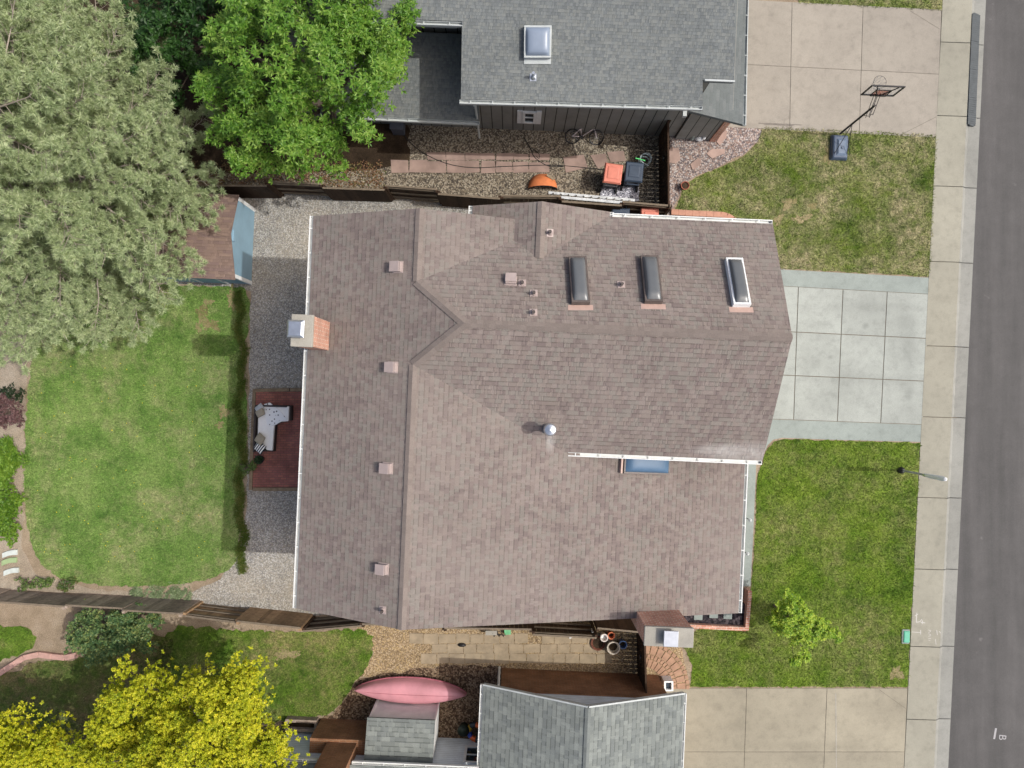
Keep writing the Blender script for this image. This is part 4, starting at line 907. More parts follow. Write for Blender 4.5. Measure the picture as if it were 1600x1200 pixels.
# black cables on the ground
def cable(pts, label, r=.014):
    w = [at(x, y, .03) for x, y in pts]; out = []
    for i in range(len(w) - 1):
        p0_, p1_, p2_, p3_ = w[max(i - 1, 0)], w[i], w[i + 1], w[min(i + 2, len(w) - 1)]
        for k_ in range(6):
            t = k_ / 6; out.append(.5 * ((2 * p1_) + (p2_ - p0_) * t + (2 * p0_ - 5 * p1_ + 4 * p2_ - p3_) * t * t + (3 * p1_ - p0_ - 3 * p2_ + p3_) * t ** 3))
    m = MB(); m.tube(out + [w[-1]], r, 6); tag(m.build('hose', M['dark']), label, 'hose')
cable([(630, 208), (640, 222), (665, 241), (700, 256), (740, 262), (790, 260), (860, 258), (905, 261), (942, 265)], 'long black hose from the grey box to the coral cart')
cable([(818, 214), (828, 230), (834, 244), (846, 254), (860, 260), (880, 260)], 'short black hose curling over the pink flagstones')
cable([(832, 232), (842, 240), (842, 248), (838, 244)], 'small black hose loop on the flagstones', .01)
# grey box by the wall
t = thing('utility_box', at(624, 203), 'grey metal box against the dark wall under the tree', 'utility box'); m = MB(); m.box(at(624, 203) + UPV * .3, (.42, .38, .6), rz=-A0); m.build('cabinet', plain('grey_metal', L(96,100,110,.8), .5, var=.08), t, bevel=.01); m = MB(); m.box(at(624, 203) + UPV * .615, (.46, .42, .03), rz=-A0); m.build('lid', plain('grey_metal_lid', L(106,110,120,.8), .5, var=.08), t)
# bicycle, lying tilted against the wall
bk = thing('bicycle', (0, 0, 0), 'small bicycle with white frame tipped over by the dark wall', 'bicycle')
def ring(mb, c, r, w, n=24): mb.tube([Vector(c) + Vector((r * math.cos(2 * math.pi * i / n), 0, r * math.sin(2 * math.pi * i / n))) for i in range(n + 1)], w, 6, cap=False)
for x in (-.42, .42):
    m = MB(); ring(m, (x, 0, .27), .25, .024); wh = m.build('wheel', M['dark'], bk); m = MB()
    for i in range(12): t = i * math.pi / 6; m.tube([(x, 0, .27), (x + .24 * math.cos(t), 0, .27 + .24 * math.sin(t))], .003, 4)
    m.build('spokes', M['metal'], wh)
m = MB()
for a, b in (((.42, 0, .27), (.30, 0, .62)), ((.30, 0, .58), (-.1, 0, .28)), ((.31, 0, .6), (-.16, 0, .55)), ((-.1, 0, .28), (-.19, 0, .66)), ((-.1, 0, .28), (-.42, 0, .27)), ((-.16, 0, .55), (-.42, 0, .27))): m.tube([a, b], .017, 8)
m.build('frame', plain('white_bike_frame', L(220,206,204,.85), .4), bk)
m = MB(); m.tube([(.28, -.26, .74), (.27, -.1, .72), (.29, 0, .64), (.27, .1, .72), (.28, .26, .74)], .014, 8); m.build('handlebar', M['dark'], bk)
m = MB(); m.box((-.2, 0, .68), (.24, .11, .05)); m.build('saddle', M['dark'], bk, bevel=.02)
m = MB(); m.tube([(-.1, -.08, .28), (-.1, .08, .28)], .05, 10); m.box((-.06, .12, .16), (.09, .08, .02)); m.box((-.14, -.12, .4), (.09, .08, .02)); m.build('pedal', M['dark'], bk)
bk.location = at(912, 226); bk.rotation_euler = (math.radians(-52), 0, -.06)
# clay pot, garden animal
t = thing('plant_pot', at(1068, 293), 'round terracotta pot at the corner of the upper front lawn', 'pot'); m = MB(); m.lathe([(.08, 0), (.13, .2), (.15, .21), (.15, .26), (.125, .26), (.12, .2), (.0, .2)], at(1068, 293), 18); m.build('pot', plain('terracotta', L(150,86,66,.85), .8), t); m = MB(); m.lathe([(.0, .22), (.115, .22), (.0, .235)], at(1068, 293), 12); m.build('soil', M['darksoil'], t)
t = thing('garden_ornament', at(1091, 218), 'small white animal figure in the dark corner by the wall', 'ornament'); m = MB(); m.smooth = True; q = at(1091, 218); m.lathe([(.0, .02), (.09, .06), (.12, .14), (.07, .24), (.0, .27)], q, 12, 1.5, 1); m.build('body', M['white'], t); m = MB(); m.smooth = True; m.lathe([(.0, .2), (.06, .24), (.065, .3), (.0, .36)], q + Vector((.13, -.04, 0)), 10); m.build('head', M['white'], t)
t = thing('garden_ornament', at(1080, 217), 'small dark stone figure beside the white one', 'ornament'); m = MB(); m.smooth = True; q = at(1080, 217); m.lathe([(.0, .0), (.08, .05), (.1, .14), (.04, .24), (.06, .3), (.0, .36)], q, 10); m.build('body', M['conc2'], t)
# flagstones in the pink gravel
for q, lab in (([(1044, 233), (1060, 231), (1063, 250), (1055, 256), (1044, 254)], 'pink flagstone touching the slatted gate'), ([(1078, 257), (1090, 247), (1096, 249), (1094, 258), (1082, 266)], 'narrow pink flagstone nearest the lawn edge'), ([(1103, 240), (1112, 233), (1132, 233), (1132, 240), (1112, 248)], 'wide pink flagstone in the middle of the gravel corner'), ([(1119, 222), (1131, 203), (1136, 205), (1134, 216), (1124, 228)], 'long pink flagstone beside the brick pier')):
    w = [at(*k) for k in q][::-1]; m = MB(); m.prism([Vector((p.x, p.y, .035)) for p in w], (0, 0, -.06)); tag(m.build('flagstone', M['flag'], bevel=.008), lab, 'flagstone', 'flagstones in the pink gravel')
# scalloped edging near the cart gate
t = thing('brick_edging', at(1095, 336), 'pink scalloped edging bricks between lawn and brown house', 'edging'); pts = [(1048, 332), (1059, 332.5), (1070, 333.5), (1081, 334), (1092, 334.5), (1103, 335), (1114, 335.5), (1125, 336), (1135, 338), (1144, 343), (1149, 349)]
for a, b in zip(pts, pts[1:]):
    m = MB(); beam(m, a, b, .2, .1); v_ = None; o_ = m.build('edging_brick', M['edge'], t, bevel=.012); o_.scale = (1, 1, 1)
# front planter with lava rock and pavers
pl = thing('brick_planter', at(1130, 965), 'low red brick planter wall round the house corner', 'planter')
m = MB(); beam(m, (1072, 972.5), (1160, 977), .13, .42); beam(m, (1161, 979), (1166, 918), .13, .421); m.build('wall', M['brick'], pl)
m = MB(); w = [at(*k) for k in ((1050, 940), (1160, 940), (1158, 975), (1050, 971))][::-1]; m.prism([Vector((p.x, p.y, .22)) for p in w], (0, 0, -.2)); m.build('lava_rock', M['lava'], pl)
for (x, y), lab in zip(((1091, 961), (1115, 958), (1137, 959.5)), ('square pale paver near the brick chimney', 'square pale paver in the middle of the lava rock', 'square pale paver nearest the planter corner')):
    m = MB(); m.box(at(x, y, .235), (.3, .34, .05), rz=-A0); tag(m.build('paver', M['conc2'], bevel=.008), lab, 'paver', 'pavers on the lava rock')
# walkway lights
for (x, y), lab in (((1167, 810), 'small path light nearer the driveway'), ((1163, 862), 'small path light nearer the planter')):
    t = thing('path_light', at(x, y), lab, 'path light', 'path lights on the walkway'); m = MB(); m.tube([at(x, y), at(x, y) + UPV * .3], .015, 8); m.build('stake', M['dark'], t); m = MB(); m.lathe([(.035, .27), (.04, .33), (.07, .34), (.02, .39)], at(x, y), 12); m.build('lamp', M['ngutter'], t)
# pots and bucket by the lower gate
def pot(px, py, r, h, mat, label, nm='bucket', cat='bucket', inner='darksoil', rim=.02, handle=False):
    t = thing(nm, at(px, py), label, cat, 'pots and buckets by the lower gate'); p = at(px, py)
    m = MB(); m.lathe([(r * .8, 0), (r, h - .04), (r + rim, h - .035), (r + rim, h), (r - .015, h), (r * .8, h * .55), (0, h * .55)], p, 22); m.build('pot' if nm != 'bucket' else 'tub', mat, t)
    m = MB(); m.lathe([(0, h * .56), (r * .78, h * .56), (0, h * .6)], p, 16); m.build('contents', M[inner], t)
pot(956, 1006, .2, .42, plain('cream_plastic', L(196,186,170,.85), .5), 'large cream rimmed bucket with dark water', inner='darksoil', rim=.03)
pot(971, 1002, .13, .36, plain('blue_glaze', L(88,120,170,.8), .3), 'blue glazed pot right of the cream bucket', 'plant_pot', 'pot')
pot(942, 991, .12, .38, plain('white_plastic', L(226,216,208,.85), .5), 'white bucket against the board fence', inner='white')
pot(953, 988, .11, .36, plain('terracotta', L(206,116,78,.85), .8), 'orange clay pot against the board fence', 'plant_pot', 'pot')
pot(934, 1004, .24, .09, plain('rust_dish', L(112,66,48,.8), .7), 'wide rust brown saucer left of the cream bucket', 'saucer', 'saucer')
t = thing('tap_box', at(927, 987), 'white box on a post beside the fence boards', 'box'); m = MB(); m.box(at(927, 987, .8), (.14, .14, .3)); m.build('cabinet', M['white'], t); m = MB(); m.box(at(927, 987, .32), (.06, .06, .64)); m.build('post', M['dark'], t)
t = thing('garden_chair', at(779, 988), 'small black folded metal chair by the fence', 'chair'); q = at(779, 985); m = MB()
for x in (-.22, -.05, .1): m.tube([q + Vector((x, .1, .3)), q + Vector((x + .02, 0, .32)), q + Vector((x + .07, -.12, .28)), q + Vector((x + .1, -.16, .02))], .014, 6)
m.tube([q + Vector((-.4, -.05, .3)), q + Vector((.25, -.05, .33))], .014, 6); m.tube([q + Vector((-.25, -.14, .02)), q + Vector((.2, -.16, .02))], .012, 6); m.build('frame', M['dark'], t)
m = MB(); m.box(q + Vector((-.25, .02, .32)), (.4, .16, .02)); m.build('seat', M['cap'], t)
m = MB(); m.box(at(793, 986, .1), (.2, .2, .2), rz=.1); m.box(at(793, 986, .21), (.23, .23, .02), rz=.1); tag(m.build('storage_tub', plain('green_tub', L(120,196,140,.8), .5), bevel=.015), 'pale green plastic tub beside the folded chair', 'tub')
m = MB(); m.smooth = True; m.lathe([(.0, .0), (.07, .01), (.08, .05), (.05, .1), (.0, .11)], at(722, 1007), 12, 1.9, .9, -.2); tag(m.build('garden_clog', M['dark']), 'dark clog lying alone on the paver path', 'shoe')
m = MB(); m.box(at(892, 994, .05), (.14, .1, .1), rz=.4); m.box(at(897, 992, .05), (.2, .05, .04), rz=.5); tag(m.build('spigot_parts', M['white']), 'scrap of white pipe fittings by the fence', 'pipe fittings')
t = thing('meter_box', at(1041, 1061), 'white framed box standing against the brown brick corner', 'utility box'); m = MB(); q = at(1040, 1063)
for e in (-1, 1): m.box(q + Vector((e * .13, 0, .25)), (.06, .34, .5)); m.box(q + Vector((0, e * .15, .25)), (.2, .05, .5))
m.build('frame', M['white'], t); m = MB(); m.box(q + UPV * .2, (.2, .25, .36)); m.build('glass', M['glass'], t)
# canoe
cn = thing('canoe', at(641, 1081), 'upside-down pink canoe beside the lean-to shed', 'canoe'); m = MB(); m.smooth = True; n1, n2 = 36, 14; cc = at(641.5, 1081.5, .4); cc.z = 0
for i in range(n1 + 1):
    t = 2 * i / n1 - 1; hw = .44 * (1 - abs(t) ** 2.1) ** .8 + .004; kz = .62 - .13 * abs(t) ** 3; gz = .22 + .06 * abs(t) ** 4
    for j in range(n2 + 1):
        s = 2 * j / n2 - 1; y = hw * (abs(s) ** .75) * math.copysign(1, s); z = gz + (kz - gz) * (1 - abs(s) ** 2.6) ** .62
        if j == n2 // 2: z += .018
        m.v.append(cc + UV_U * t * 1.95 - UV_V * y + UPV * z)
for i in range(n1):
    for j in range(n2): q = i * (n2 + 1) + j; m.f.append((q, q + n2 + 1, q + n2 + 2, q + 1)); m.uv.append(None)
m.build('hull', plain('pink_hull', L(206,144,152,.82), .5, var=.16, scale=1.5), cn)
m = MB(); m.tube([cc + UV_U * t * 1.9 + UPV * (.632 - .13 * abs(t) ** 3) for t in [2 * i / 30 - 1 for i in range(31)]], .012, 6); m.build('keel', plain('keel_pink', L(170,104,112,.8), .5), cn)
m = MB()
for e in (-1, 1): m.tube([cc + UV_U * t * 1.95 - UV_V * e * (.44 * (1 - abs(t) ** 2.1) ** .8 + .01) + UPV * (.22 + .06 * abs(t) ** 4) for t in [2 * i / 30 - 1 for i in range(31)]], .02, 6)
m.build('gunwale', plain('rose_gunwale', L(176,100,112,.85), .5), cn)
m = MB()
for e in (-1, 1): m.box(cc + UV_U * e * .9 + UPV * .12, (.12, .7, .24), ax=AX)
m.build('support_block', M['timber'], cn)
# toys by the lower house
t = thing('swim_ring', at(744, 1146), 'striped orange and blue swim ring under the lower eave', 'swim ring'); c = at(744, 1144, .25)
for i in range(8):
    m = MB(); m.smooth = True; m.tube([c + Vector((.26 * math.cos(q), .26 * math.sin(q), .08 * math.cos(q))) for q in [(i + k / 6) * math.pi / 4 for k in range(7)]], .09, 10); m.build('stripe', plain('ring_paint', (L(60,90,190), L(220,110,60), L(40,50,60), L(230,190,70))[i % 4], .4), t)
m = MB(); m.smooth = True; m.lathe([(.16, 0), (.2, .3), (.21, .33), (.0, .36)], at(725, 1135), 16); tag(m.build('garden_bucket', plain('dark_green_plastic', L(30,44,34), .5)), 'dark green bucket on mulch by the pale blue wall', 'bucket')
t = thing('timber_planter', at(478, 1126), 'low grey timber frame beside the brown brick chimney', 'planter'); m = MB(); beam(m, (450, 1120), (498, 1122), .1, .3); beam(m, (450, 1134), (498, 1136), .1, .3); beam(m, (497, 1123), (496, 1134), .1, .29); beam(m, (451, 1121), (451, 1133), .1, .29); m.build('frame', M['fencegrey'], t); m = MB(); w = [at(*k) for k in ((451, 1121), (497, 1122), (496, 1135), (451, 1134))][::-1]; m.prism([Vector((p.x, p.y, .16)) for p in w], (0, 0, -.14)); m.build('soil', M['darksoil'], t)
# pink edging in the left bed
t = thing('stone_edging', at(60, 1035), 'curved pink stone edging in the lower left bed', 'edging'); pts = [(-12, 1060), (10, 1045), (26, 1035), (40, 1026), (63, 1021), (84, 1024), (104, 1026), (122, 1022)]
for a, b in zip(pts, pts[1:]): m = MB(); beam(m, a, b, .2, .14); m.build('edging_stone', M['pinkstone'], t, bevel=.02)
for (x, y, r_), lab in (((14, 868, .25), 'pale curved stone slab nearest the green shrub'), ((13, 880, .1), 'mossy green stone slab between two pale ones'), ((16, 896, .3), 'pale curved stone slab nearest the board fence')):
    m = MB(); w = []
    for i in range(9): q = i / 8; w.append(at(x - 11 + 23 * q, y + 4.5 - 3 * math.sin(q * 3) * .6 - 5 * q, .08))
    for i in range(8, -1, -1): q = i / 8; w.append(at(x - 11 + 23 * q, y - 3.5 - 3 * math.sin(q * 3) * .6 - 5 * q, .08))
    area = sum(a.x * b.y - b.x * a.y for a, b in zip(w, w[1:] + w[:1]))
    if area < 0: w.reverse()
    m.prism(w, (0, 0, -.08)); tag(m.build('stone_slab', plain('pale_slab', L(206,214,208,.8) if r_ > .2 else L(160,182,134,.8), .8, var=.12), bevel=.01), lab, 'stone slab', 'stone slabs in the left bed')
# sofa
so = thing('corner_sofa', at(420, 668), 'L-shaped outdoor sofa with white cushions on the brick patio', 'sofa')
z2 = lambda x, y: (380 + x / 6.32, 590 + y / 6.32)
cp = [z2(*q) for q in ((200, 272), (452, 285), (446, 430), (372, 437), (306, 472), (287, 722), (228, 715), (140, 575), (148, 300))]
def slabpoly(name, mat, pts, z, th, par, bv=.02):
    w = [at(x, y, z) for x, y in pts]; area = sum(a.x * b.y - b.x * a.y for a, b in zip(w, w[1:] + w[:1]))
    if area < 0: w.reverse()
    m = MB(); m.prism(w, (0, 0, -th)); 
    m.f[-len(w)-2] = m.f[-len(w)-2]; return m.build(name, mat, par, bevel=bv)
rat = plain('dark_rattan', L(58,52,50), .7, var=.25, scale=20, bump=.3)
slabpoly('frame', rat, [z2(*q) for q in ((118, 268), (476, 276), (474, 425), (385, 432), (318, 470), (302, 732), (128, 730), (112, 400))], .30, .25, so)
m = MB(); beam(m, z2(168, 290), z2(152, 725), .06, .46, .05); beam(m, z2(168, 274), z2(472, 282), .06, .46, .05); m.build('backrest', rat, so, bevel=.02)
slabpoly('seat_cushion', plain('white_cushion', L(240,240,236,.95), .9, var=.05), cp, .42, .12, so, .03)
def spotted():
    t = NT('spotted_throw', .9, .1); v = t.new('ShaderNodeTexVoronoi'); v.inputs['Scale'].default_value = 9; t.lk(t.pos(), v.inputs['Vector']); return t.col(t.ramp(v.outputs['Distance'], [(.22, L(90,92,96)), (.27, L(236,238,238,.95))]))
w = slabpoly('throw_blanket', spotted(), [z2(*q) for q in ((205, 262), (262, 246), (300, 276), (360, 320), (430, 412), (372, 434), (296, 478), (236, 470), (212, 360))], .448, .026, None, .01)
tag(w, 'white throw blanket with grey spots on the sofa corner', 'blanket')
def pillow(c, sx, sy, rz, tilt, mat, label):
    m = MB(); m.smooth = True; q = Matrix.Rotation(rz, 3, 'Z') @ Matrix.Rotation(tilt, 3, 'Y'); ax = tuple(q @ Vector(v) for v in ((1, 0, 0), (0, 1, 0), (0, 0, 1))); m.dome(c, ax, sx, sy, .075, 12, .6); m.dome(c, (ax[0], -ax[1], -ax[2]), sx, sy, .075, 12, .6)
    tag(m.build('pillow', mat), label, 'pillow', 'pillows on the corner sofa')
tan = plain('tan_fabric', L(170,160,140,.85), .95, var=.1, scale=10)
def striped():
    t = NT('striped_fabric', .9, .1); s = t.new('ShaderNodeSeparateXYZ'); t.lk(t.pos(), s.inputs[0]); k = t.math('GREATER_THAN', t.math('FRACT', t.math('DIVIDE', t.math('ADD', s.outputs[0], t.math('MULTIPLY', s.outputs[1], -.75)), .10)), .5); return t.col(t.mix(k, L(46,52,56), L(236,236,230,.95)))
pillow(at(405, 637, .52), .34, .2, .6, -.3, plain('grey_fabric', L(190,194,196,.75), .95, var=.06), 'light grey pillow at the sofa corner')
pillow(at(406.5, 645, .53), .36, .26, .45, -.4, tan, 'tan pillow just below the light grey one')
pillow(at(406, 686, .53), .36, .34, -.6, -.4, tan, 'tan pillow next to the striped pillow')
pillow(at(406, 699, .52), .4, .34, -.6 + math.pi, .3, striped(), 'black and white striped pillow at the sofa end')
# chalk marks and painted road mark
chalk = clear('faded_paint', L(232,230,224), .55)
mark('chalk_mark', chalk, [(1432, 957, 1431, 972, 0.022), (1429, 962, 1434, 959, 0.022), (1431, 972, 1437, 971, 0.022), (1437, 971, 1440, 967, 0.019), (1440, 975, 1441, 969, 0.022), (1438, 972, 1445, 973, 0.022), (1424, 987, 1438, 988, 0.015), (1438, 984, 1438, 991, 0.022),
      (1450, 984, 1454, 985, 0.015), (1450, 988, 1454, 986, 0.015), (1450, 990, 1454, 991, 0.015), (1450, 994, 1454, 992.5, 0.015), (1450, 997, 1454, 997, 0.015), (1450, 1000, 1453, 1000, 0.015), (1463, 984, 1464, 992, 0.019), (1461, 998, 1462, 1007, 0.015), (1467, 986, 1469, 989, 0.022)], 0.0235, 'small white utility survey marks sprayed on the sidewalk', 'stuff')
fc = bpy.data.curves.new('road_mark', 'FONT'); fc.body = 'B'; fc.size = .37; fc.align_x = 'CENTER'; fc.align_y = 'CENTER'; to = bpy.data.objects.new('painted_letter', fc); COL.objects.link(to)
bpy.context.view_layer.update(); me = bpy.data.meshes.new_from_object(to.evaluated_get(bpy.context.evaluated_depsgraph_get())); bpy.data.objects.remove(to)
rm = bpy.data.objects.new('road_mark', me); COL.objects.link(rm); me.materials.clear(); me.materials.append(clear('worn_road_paint', L(206,204,204), .5)); q = at(1566, 1152, -.105); rm.location = (q.x, q.y, -.105); rm.rotation_euler = (0, 0, math.radians(-97)); tag(rm, 'white painted letter B on the asphalt', kind='structure')
mark('road_mark', clear('worn_bar_paint', L(206,204,204), .5), [(1559.5, 1140, 1556.5, 1157, .07)], -.105, 'white painted bar beside the letter on the asphalt')
# ------------------------------------------------------------------ plants
def norm(a): return a / (np.linalg.norm(a, axis=-1, keepdims=True) + 1e-9)
def diamonds(B, D, S, ln, wd):                    # base, direction, side; (N,3)
    ln = ln[:, None]; wd = wd[:, None]
    return np.stack([B, B + D * ln * .5 + S * wd * .5, B + D * ln, B + D * ln * .5 - S * wd * .5], 1).reshape(-1, 3)
def leaves_at(C, spread, n, ln, wd, elev=(-.5, .5), flat=.75, up=.5):
    """n leaves round every centre, each radiating outward"""
    k = len(C); c = np.repeat(C, n, 0); N = len(c)
    th = rng.uniform(0, 2 * np.pi, N); el = rng.uniform(*elev, N)
    D = np.stack([np.cos(th) * np.cos(el), np.sin(th) * np.cos(el), np.sin(el)], 1)
    off = norm(rng.normal(size=(N, 3))) * (rng.uniform(0, 1, N) ** .5)[:, None] * spread; off[:, 2] *= flat
    U = norm(np.stack([rng.normal(0, .45, N), rng.normal(0, .45, N), np.ones(N)], 1)); S = norm(np.cross(D, U))
    return diamonds(c + off, D, S, ln * rng.uniform(.65, 1.25, N), wd * rng.uniform(.7, 1.3, N))
def rosettes(C, r, nros, nleaf, ln, wd, flat=.7, elev=(-.35, .45)):
    c = np.repeat(C, nros, 0); N = len(c); d = norm(rng.normal(size=(N, 3))); d[:, 2] = np.where(rng.random(N) < .75, np.abs(d[:, 2]), d[:, 2])
    off = d * (rng.uniform(.25, 1, N) ** .5)[:, None] * r; off[:, 2] *= flat
    return leaves_at(c + off, .02, nleaf, ln, wd, elev)
def crown_clumps(c, rad, n, lo=.55, zmin=-.3, lump=.22, seed=1):
    r2 = np.random.default_rng(seed); d = norm(r2.normal(size=(n * 3, 3))); d = d[d[:, 2] > zmin][:n]
    ph = r2.uniform(0, 6, 6); az = np.arctan2(d[:, 1], d[:, 0])
    f = 1 + lump * (np.sin(az * 3 + ph[0]) * .5 + np.sin(az * 5 + ph[1] + d[:, 2] * 4) * .5 + np.sin(az * 9 + ph[2] - d[:, 2] * 6) * .35)
    return np.array(c) + d * np.array(rad) * (f * r2.uniform(lo, 1.0, len(d)) ** .6)[:, None]
def limbs(mb, base, targets, r0, fork=.45, jitter=.15):
    b = Vector(base)
    for t in targets:
        t = Vector(t); a = Vector((b.x, b.y, b.z)) + Vector((0, 0, (t.z - b.z) * random.uniform(.25, fork)))
        k = a.lerp(t, .5) + Vector((random.uniform(-jitter, jitter), random.uniform(-jitter, jitter), random.uniform(0, jitter))); mb.tube([a, k, t], [r0, r0 * .6, r0 * .18], 6)
def tree(name, label, cat, base, height, C, crownmesh, bark, r0, nl=26, group=None):
    t = thing(name, (base[0], base[1], 0), label, cat, group); m = MB(); m.tube([(base[0], base[1], 0), (base[0] + .08, base[1] - .05, height * .4), (base[0], base[1], height * .8)], [r0, r0 * .75, r0 * .35], 10)
    idx = rng.choice(len(C), min(nl, len(C)), replace=False); limbs(m, (base[0], base[1], height * .15), [C[i] for i in idx], r0 * .42); m.build('trunk', bark, t)
    raw_mesh('crown', crownmesh[0], 4, crownmesh[1], t); return t
bark = wood('grey_bark', L(120, 108, 96, K)); barkp = wood('pale_pine_bark', L(160, 150, 140, .9), .18)

# broad leaved tree at the top
lm = leafmat('ash_leaves', L(62,106,26,.74), L(106,154,48,.74), L(158,190,84,.74), .3, 1.1)
C = np.concatenate([crown_clumps((-5.8, 9.6, 5.0), (2.75, 3.2, 2.3), 112, .5, -.25, .2, 3), crown_clumps((-4.8, 10.8, 5.3), (1.9, 1.9, 1.6), 42, .5, -.2, .25, 4), crown_clumps((-6.6, 7.9, 4.3), (2.2, 1.4, 1.3), 40, .5, -.3, .25, 5)])
V = np.concatenate([rosettes(C, .37, 26, 11, .135, .04), rosettes(C * np.array([1, 1, 1]) - np.array([0, 0, .5]), .45, 7, 7, .15, .045)])
tree('shade_tree', 'big bright green leafy tree overhanging the top fence', 'tree', (-5.8, 9.4), 5.5, C, (V, lm), bark, .2)
lm2 = leafmat('shade_toned_leaves', L(30,62,18,.6), L(46,86,28,.6), L(72,114,46,.6), .15, 1)  # shade between the bigger crowns put into a darker leaf colour
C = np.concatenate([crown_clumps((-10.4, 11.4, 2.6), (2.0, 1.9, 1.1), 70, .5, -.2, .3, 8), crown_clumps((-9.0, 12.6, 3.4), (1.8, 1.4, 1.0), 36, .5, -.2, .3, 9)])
tree('shade_tree', 'leafy tree with shade coloured into its darker leaves, between the pine and the bright green tree', 'tree', (-10.2, 11.6), 2.8, C, (rosettes(C, .36, 18, 9, .15, .045), lm2), bark, .12)
# pine
def pine(base, hgt, label):
    t = thing('pine_tree', (base[0], base[1], 0), label, 'tree'); m = MB(); bx_, by_ = base
    m.tube([(bx_, by_, 0), (bx_ + .1, by_, hgt * .5), (bx_, by_, hgt)], [.3, .2, .04], 10)
    T, AXs = [], []; r2 = random.Random(11)
    nw = 17
    for wv in range(nw):
        z = 1.9 + (hgt - 2.1) * (wv / (nw - 1)) ** 1.12; lw = 5.5 * (1 - ((z - 1.9) / (hgt - 1.5)) ** 1.25) + .25; nb = (12 if wv < 5 else 9) if wv < 10 else 6; a0 = r2.uniform(0, 6)
        for i in range(nb):
            az = a0 + i * 2 * math.pi / nb + r2.uniform(-.22, .22); l_ = lw * r2.uniform(.78, 1.06)
            l_ *= 1 - .2 * max(0, math.cos(az + .15)) ** 4 * (wv < 9) + .2 * max(0, math.cos(az + 2.0)) ** 4 * (wv < 5)
            rise = .16 if wv < 6 else .3; d = Vector((math.cos(az), math.sin(az), 0)); st = Vector((bx_, by_, z)); pts = [st + d * l_ * q + Vector((0, 0, rise * l_ * q * q * 1.0 - .10 * l_ * math.sin(q * 3.1) * .5)) for q in (0, .25, .5, .75, 1)]
            for q in range(1, 5): pts[q] += Vector((r2.uniform(-.1, .1), r2.uniform(-.1, .1), r2.uniform(-.06, .06)))
            m.tube(pts, [.045 * l_ / 5 + .014, .036 * l_ / 5 + .01, .024 * l_ / 5 + .007, .013, .005], 6)
            ns = max(3, int(l_ * 6.5)); sd = Vector((-d.y, d.x, 0))
            for s in range(ns):
                q = .22 + .78 * (s + r2.random()) / ns; k = min(3, int(q * 4)); p0 = pts[k].lerp(pts[k + 1], q * 4 - k); sg = 1 if s % 2 else -1
                bl = (.35 + .95 * (1 - q) * min(1, l_ / 4) + .25 * r2.random()) ; bd = (d * r2.uniform(.5, .9) + sd * sg * r2.uniform(.5, .95) + Vector((0, 0, r2.uniform(.05, .5)))).normalized(); e = p0 + bd * bl
                m.tube([p0, p0.lerp(e, .5) + Vector((0, 0, -.03)), e], [.009, .006, .003], 4, cap=False)
                for f in ((1.0, .8, .6, .45) if bl > .6 else (1.0, .65)):
                    jd = Vector((r2.uniform(-.2, .2), r2.uniform(-.2, .2), r2.uniform(-.05, .15))) * (1.2 if f < 1 else .3)
                    T.append(p0 + bd * bl * f + jd); AXs.append((bd + jd * 1.5 + Vector((0, 0, .35))).normalized())
            T.append(pts[4]); AXs.append((d + Vector((0, 0, .4))).normalized())
    m.build('trunk', barkp, t)
    T, A = np.array(T), np.array(AXs); per = 96; N = len(T) * per; print('pine tufts', len(T))
    c = np.repeat(T, per, 0); a = np.repeat(A, per, 0); c = c + a * rng.uniform(-.13, .05, N)[:, None]
    D = norm(a * rng.uniform(.0, .9, N)[:, None] + norm(rng.normal(size=(N, 3)))); S = norm(np.cross(D, norm(rng.normal(size=(N, 3)))))
    ln = .155 * rng.uniform(.7, 1.2, N); wd = .0125 * rng.uniform(.7, 1.3, N)
    V = np.stack([c - S * wd[:, None], c + S * wd[:, None], c + D * ln[:, None]], 1).reshape(-1, 3)
    raw_mesh('crown', V, 3, leafmat('pine_needles', L(138,156,112,.94), L(172,188,142,.95), L(206,215,174,.96), .34, 2.4), t)
pine((-14.0, 6.9), 12.0, 'huge grey green pine spreading over the garden shed')
# yellow trees
ym = leafmat('yellow_leaves', L(112,138,26,.86), L(186,194,38,.9), L(238,228,66,.94), .34, 1.7)
def yellow(base, blobs, label, seed, h=4.5):
    C = np.concatenate([crown_clumps(c, r, n, .45, -.3, .32, seed + i) for i, (c, r, n) in enumerate(blobs)])
    V = np.concatenate([rosettes(C, .31, 44, 26, .050, .029, 1.0, (-.4, 1.0)), rosettes(C - np.array([0, 0, .4]), .4, 10, 12, .08, .04), rosettes(C - np.array([0, 0, .9]), .5, 6, 10, .08, .04)])
    tree('yellow_tree', label, 'tree', base, h, C, (V, ym), bark, .14, 22, 'yellow leaved trees')
yellow((-9.3, -11.2), [((-9.6, -11.0, 4.2), (2.7, 2.5, 1.5), 200), ((-11.3, -9.7, 3.9), (1.2, 1.3, 1.1), 42), ((-8.4, -9.3, 4.3), (1.1, 1.2, 1.0), 36), ((-7.9, -11.2, 3.9), (1.1, 1.3, 1.0), 30), ((-10.3, -12.5, 4.6), (2.4, 1.6, 1.4), 60)], 'big yellow leaved tree in front of the pink canoe', 20)
yellow((-15.0, -12.2), [((-15.0, -11.5, 3.7), (1.6, 1.6, 1.1), 90), ((-15.9, -12.6, 4.0), (1.8, 1.6, 1.0), 70)], 'smaller yellow leaved tree cut by the lower left corner', 40, 4)
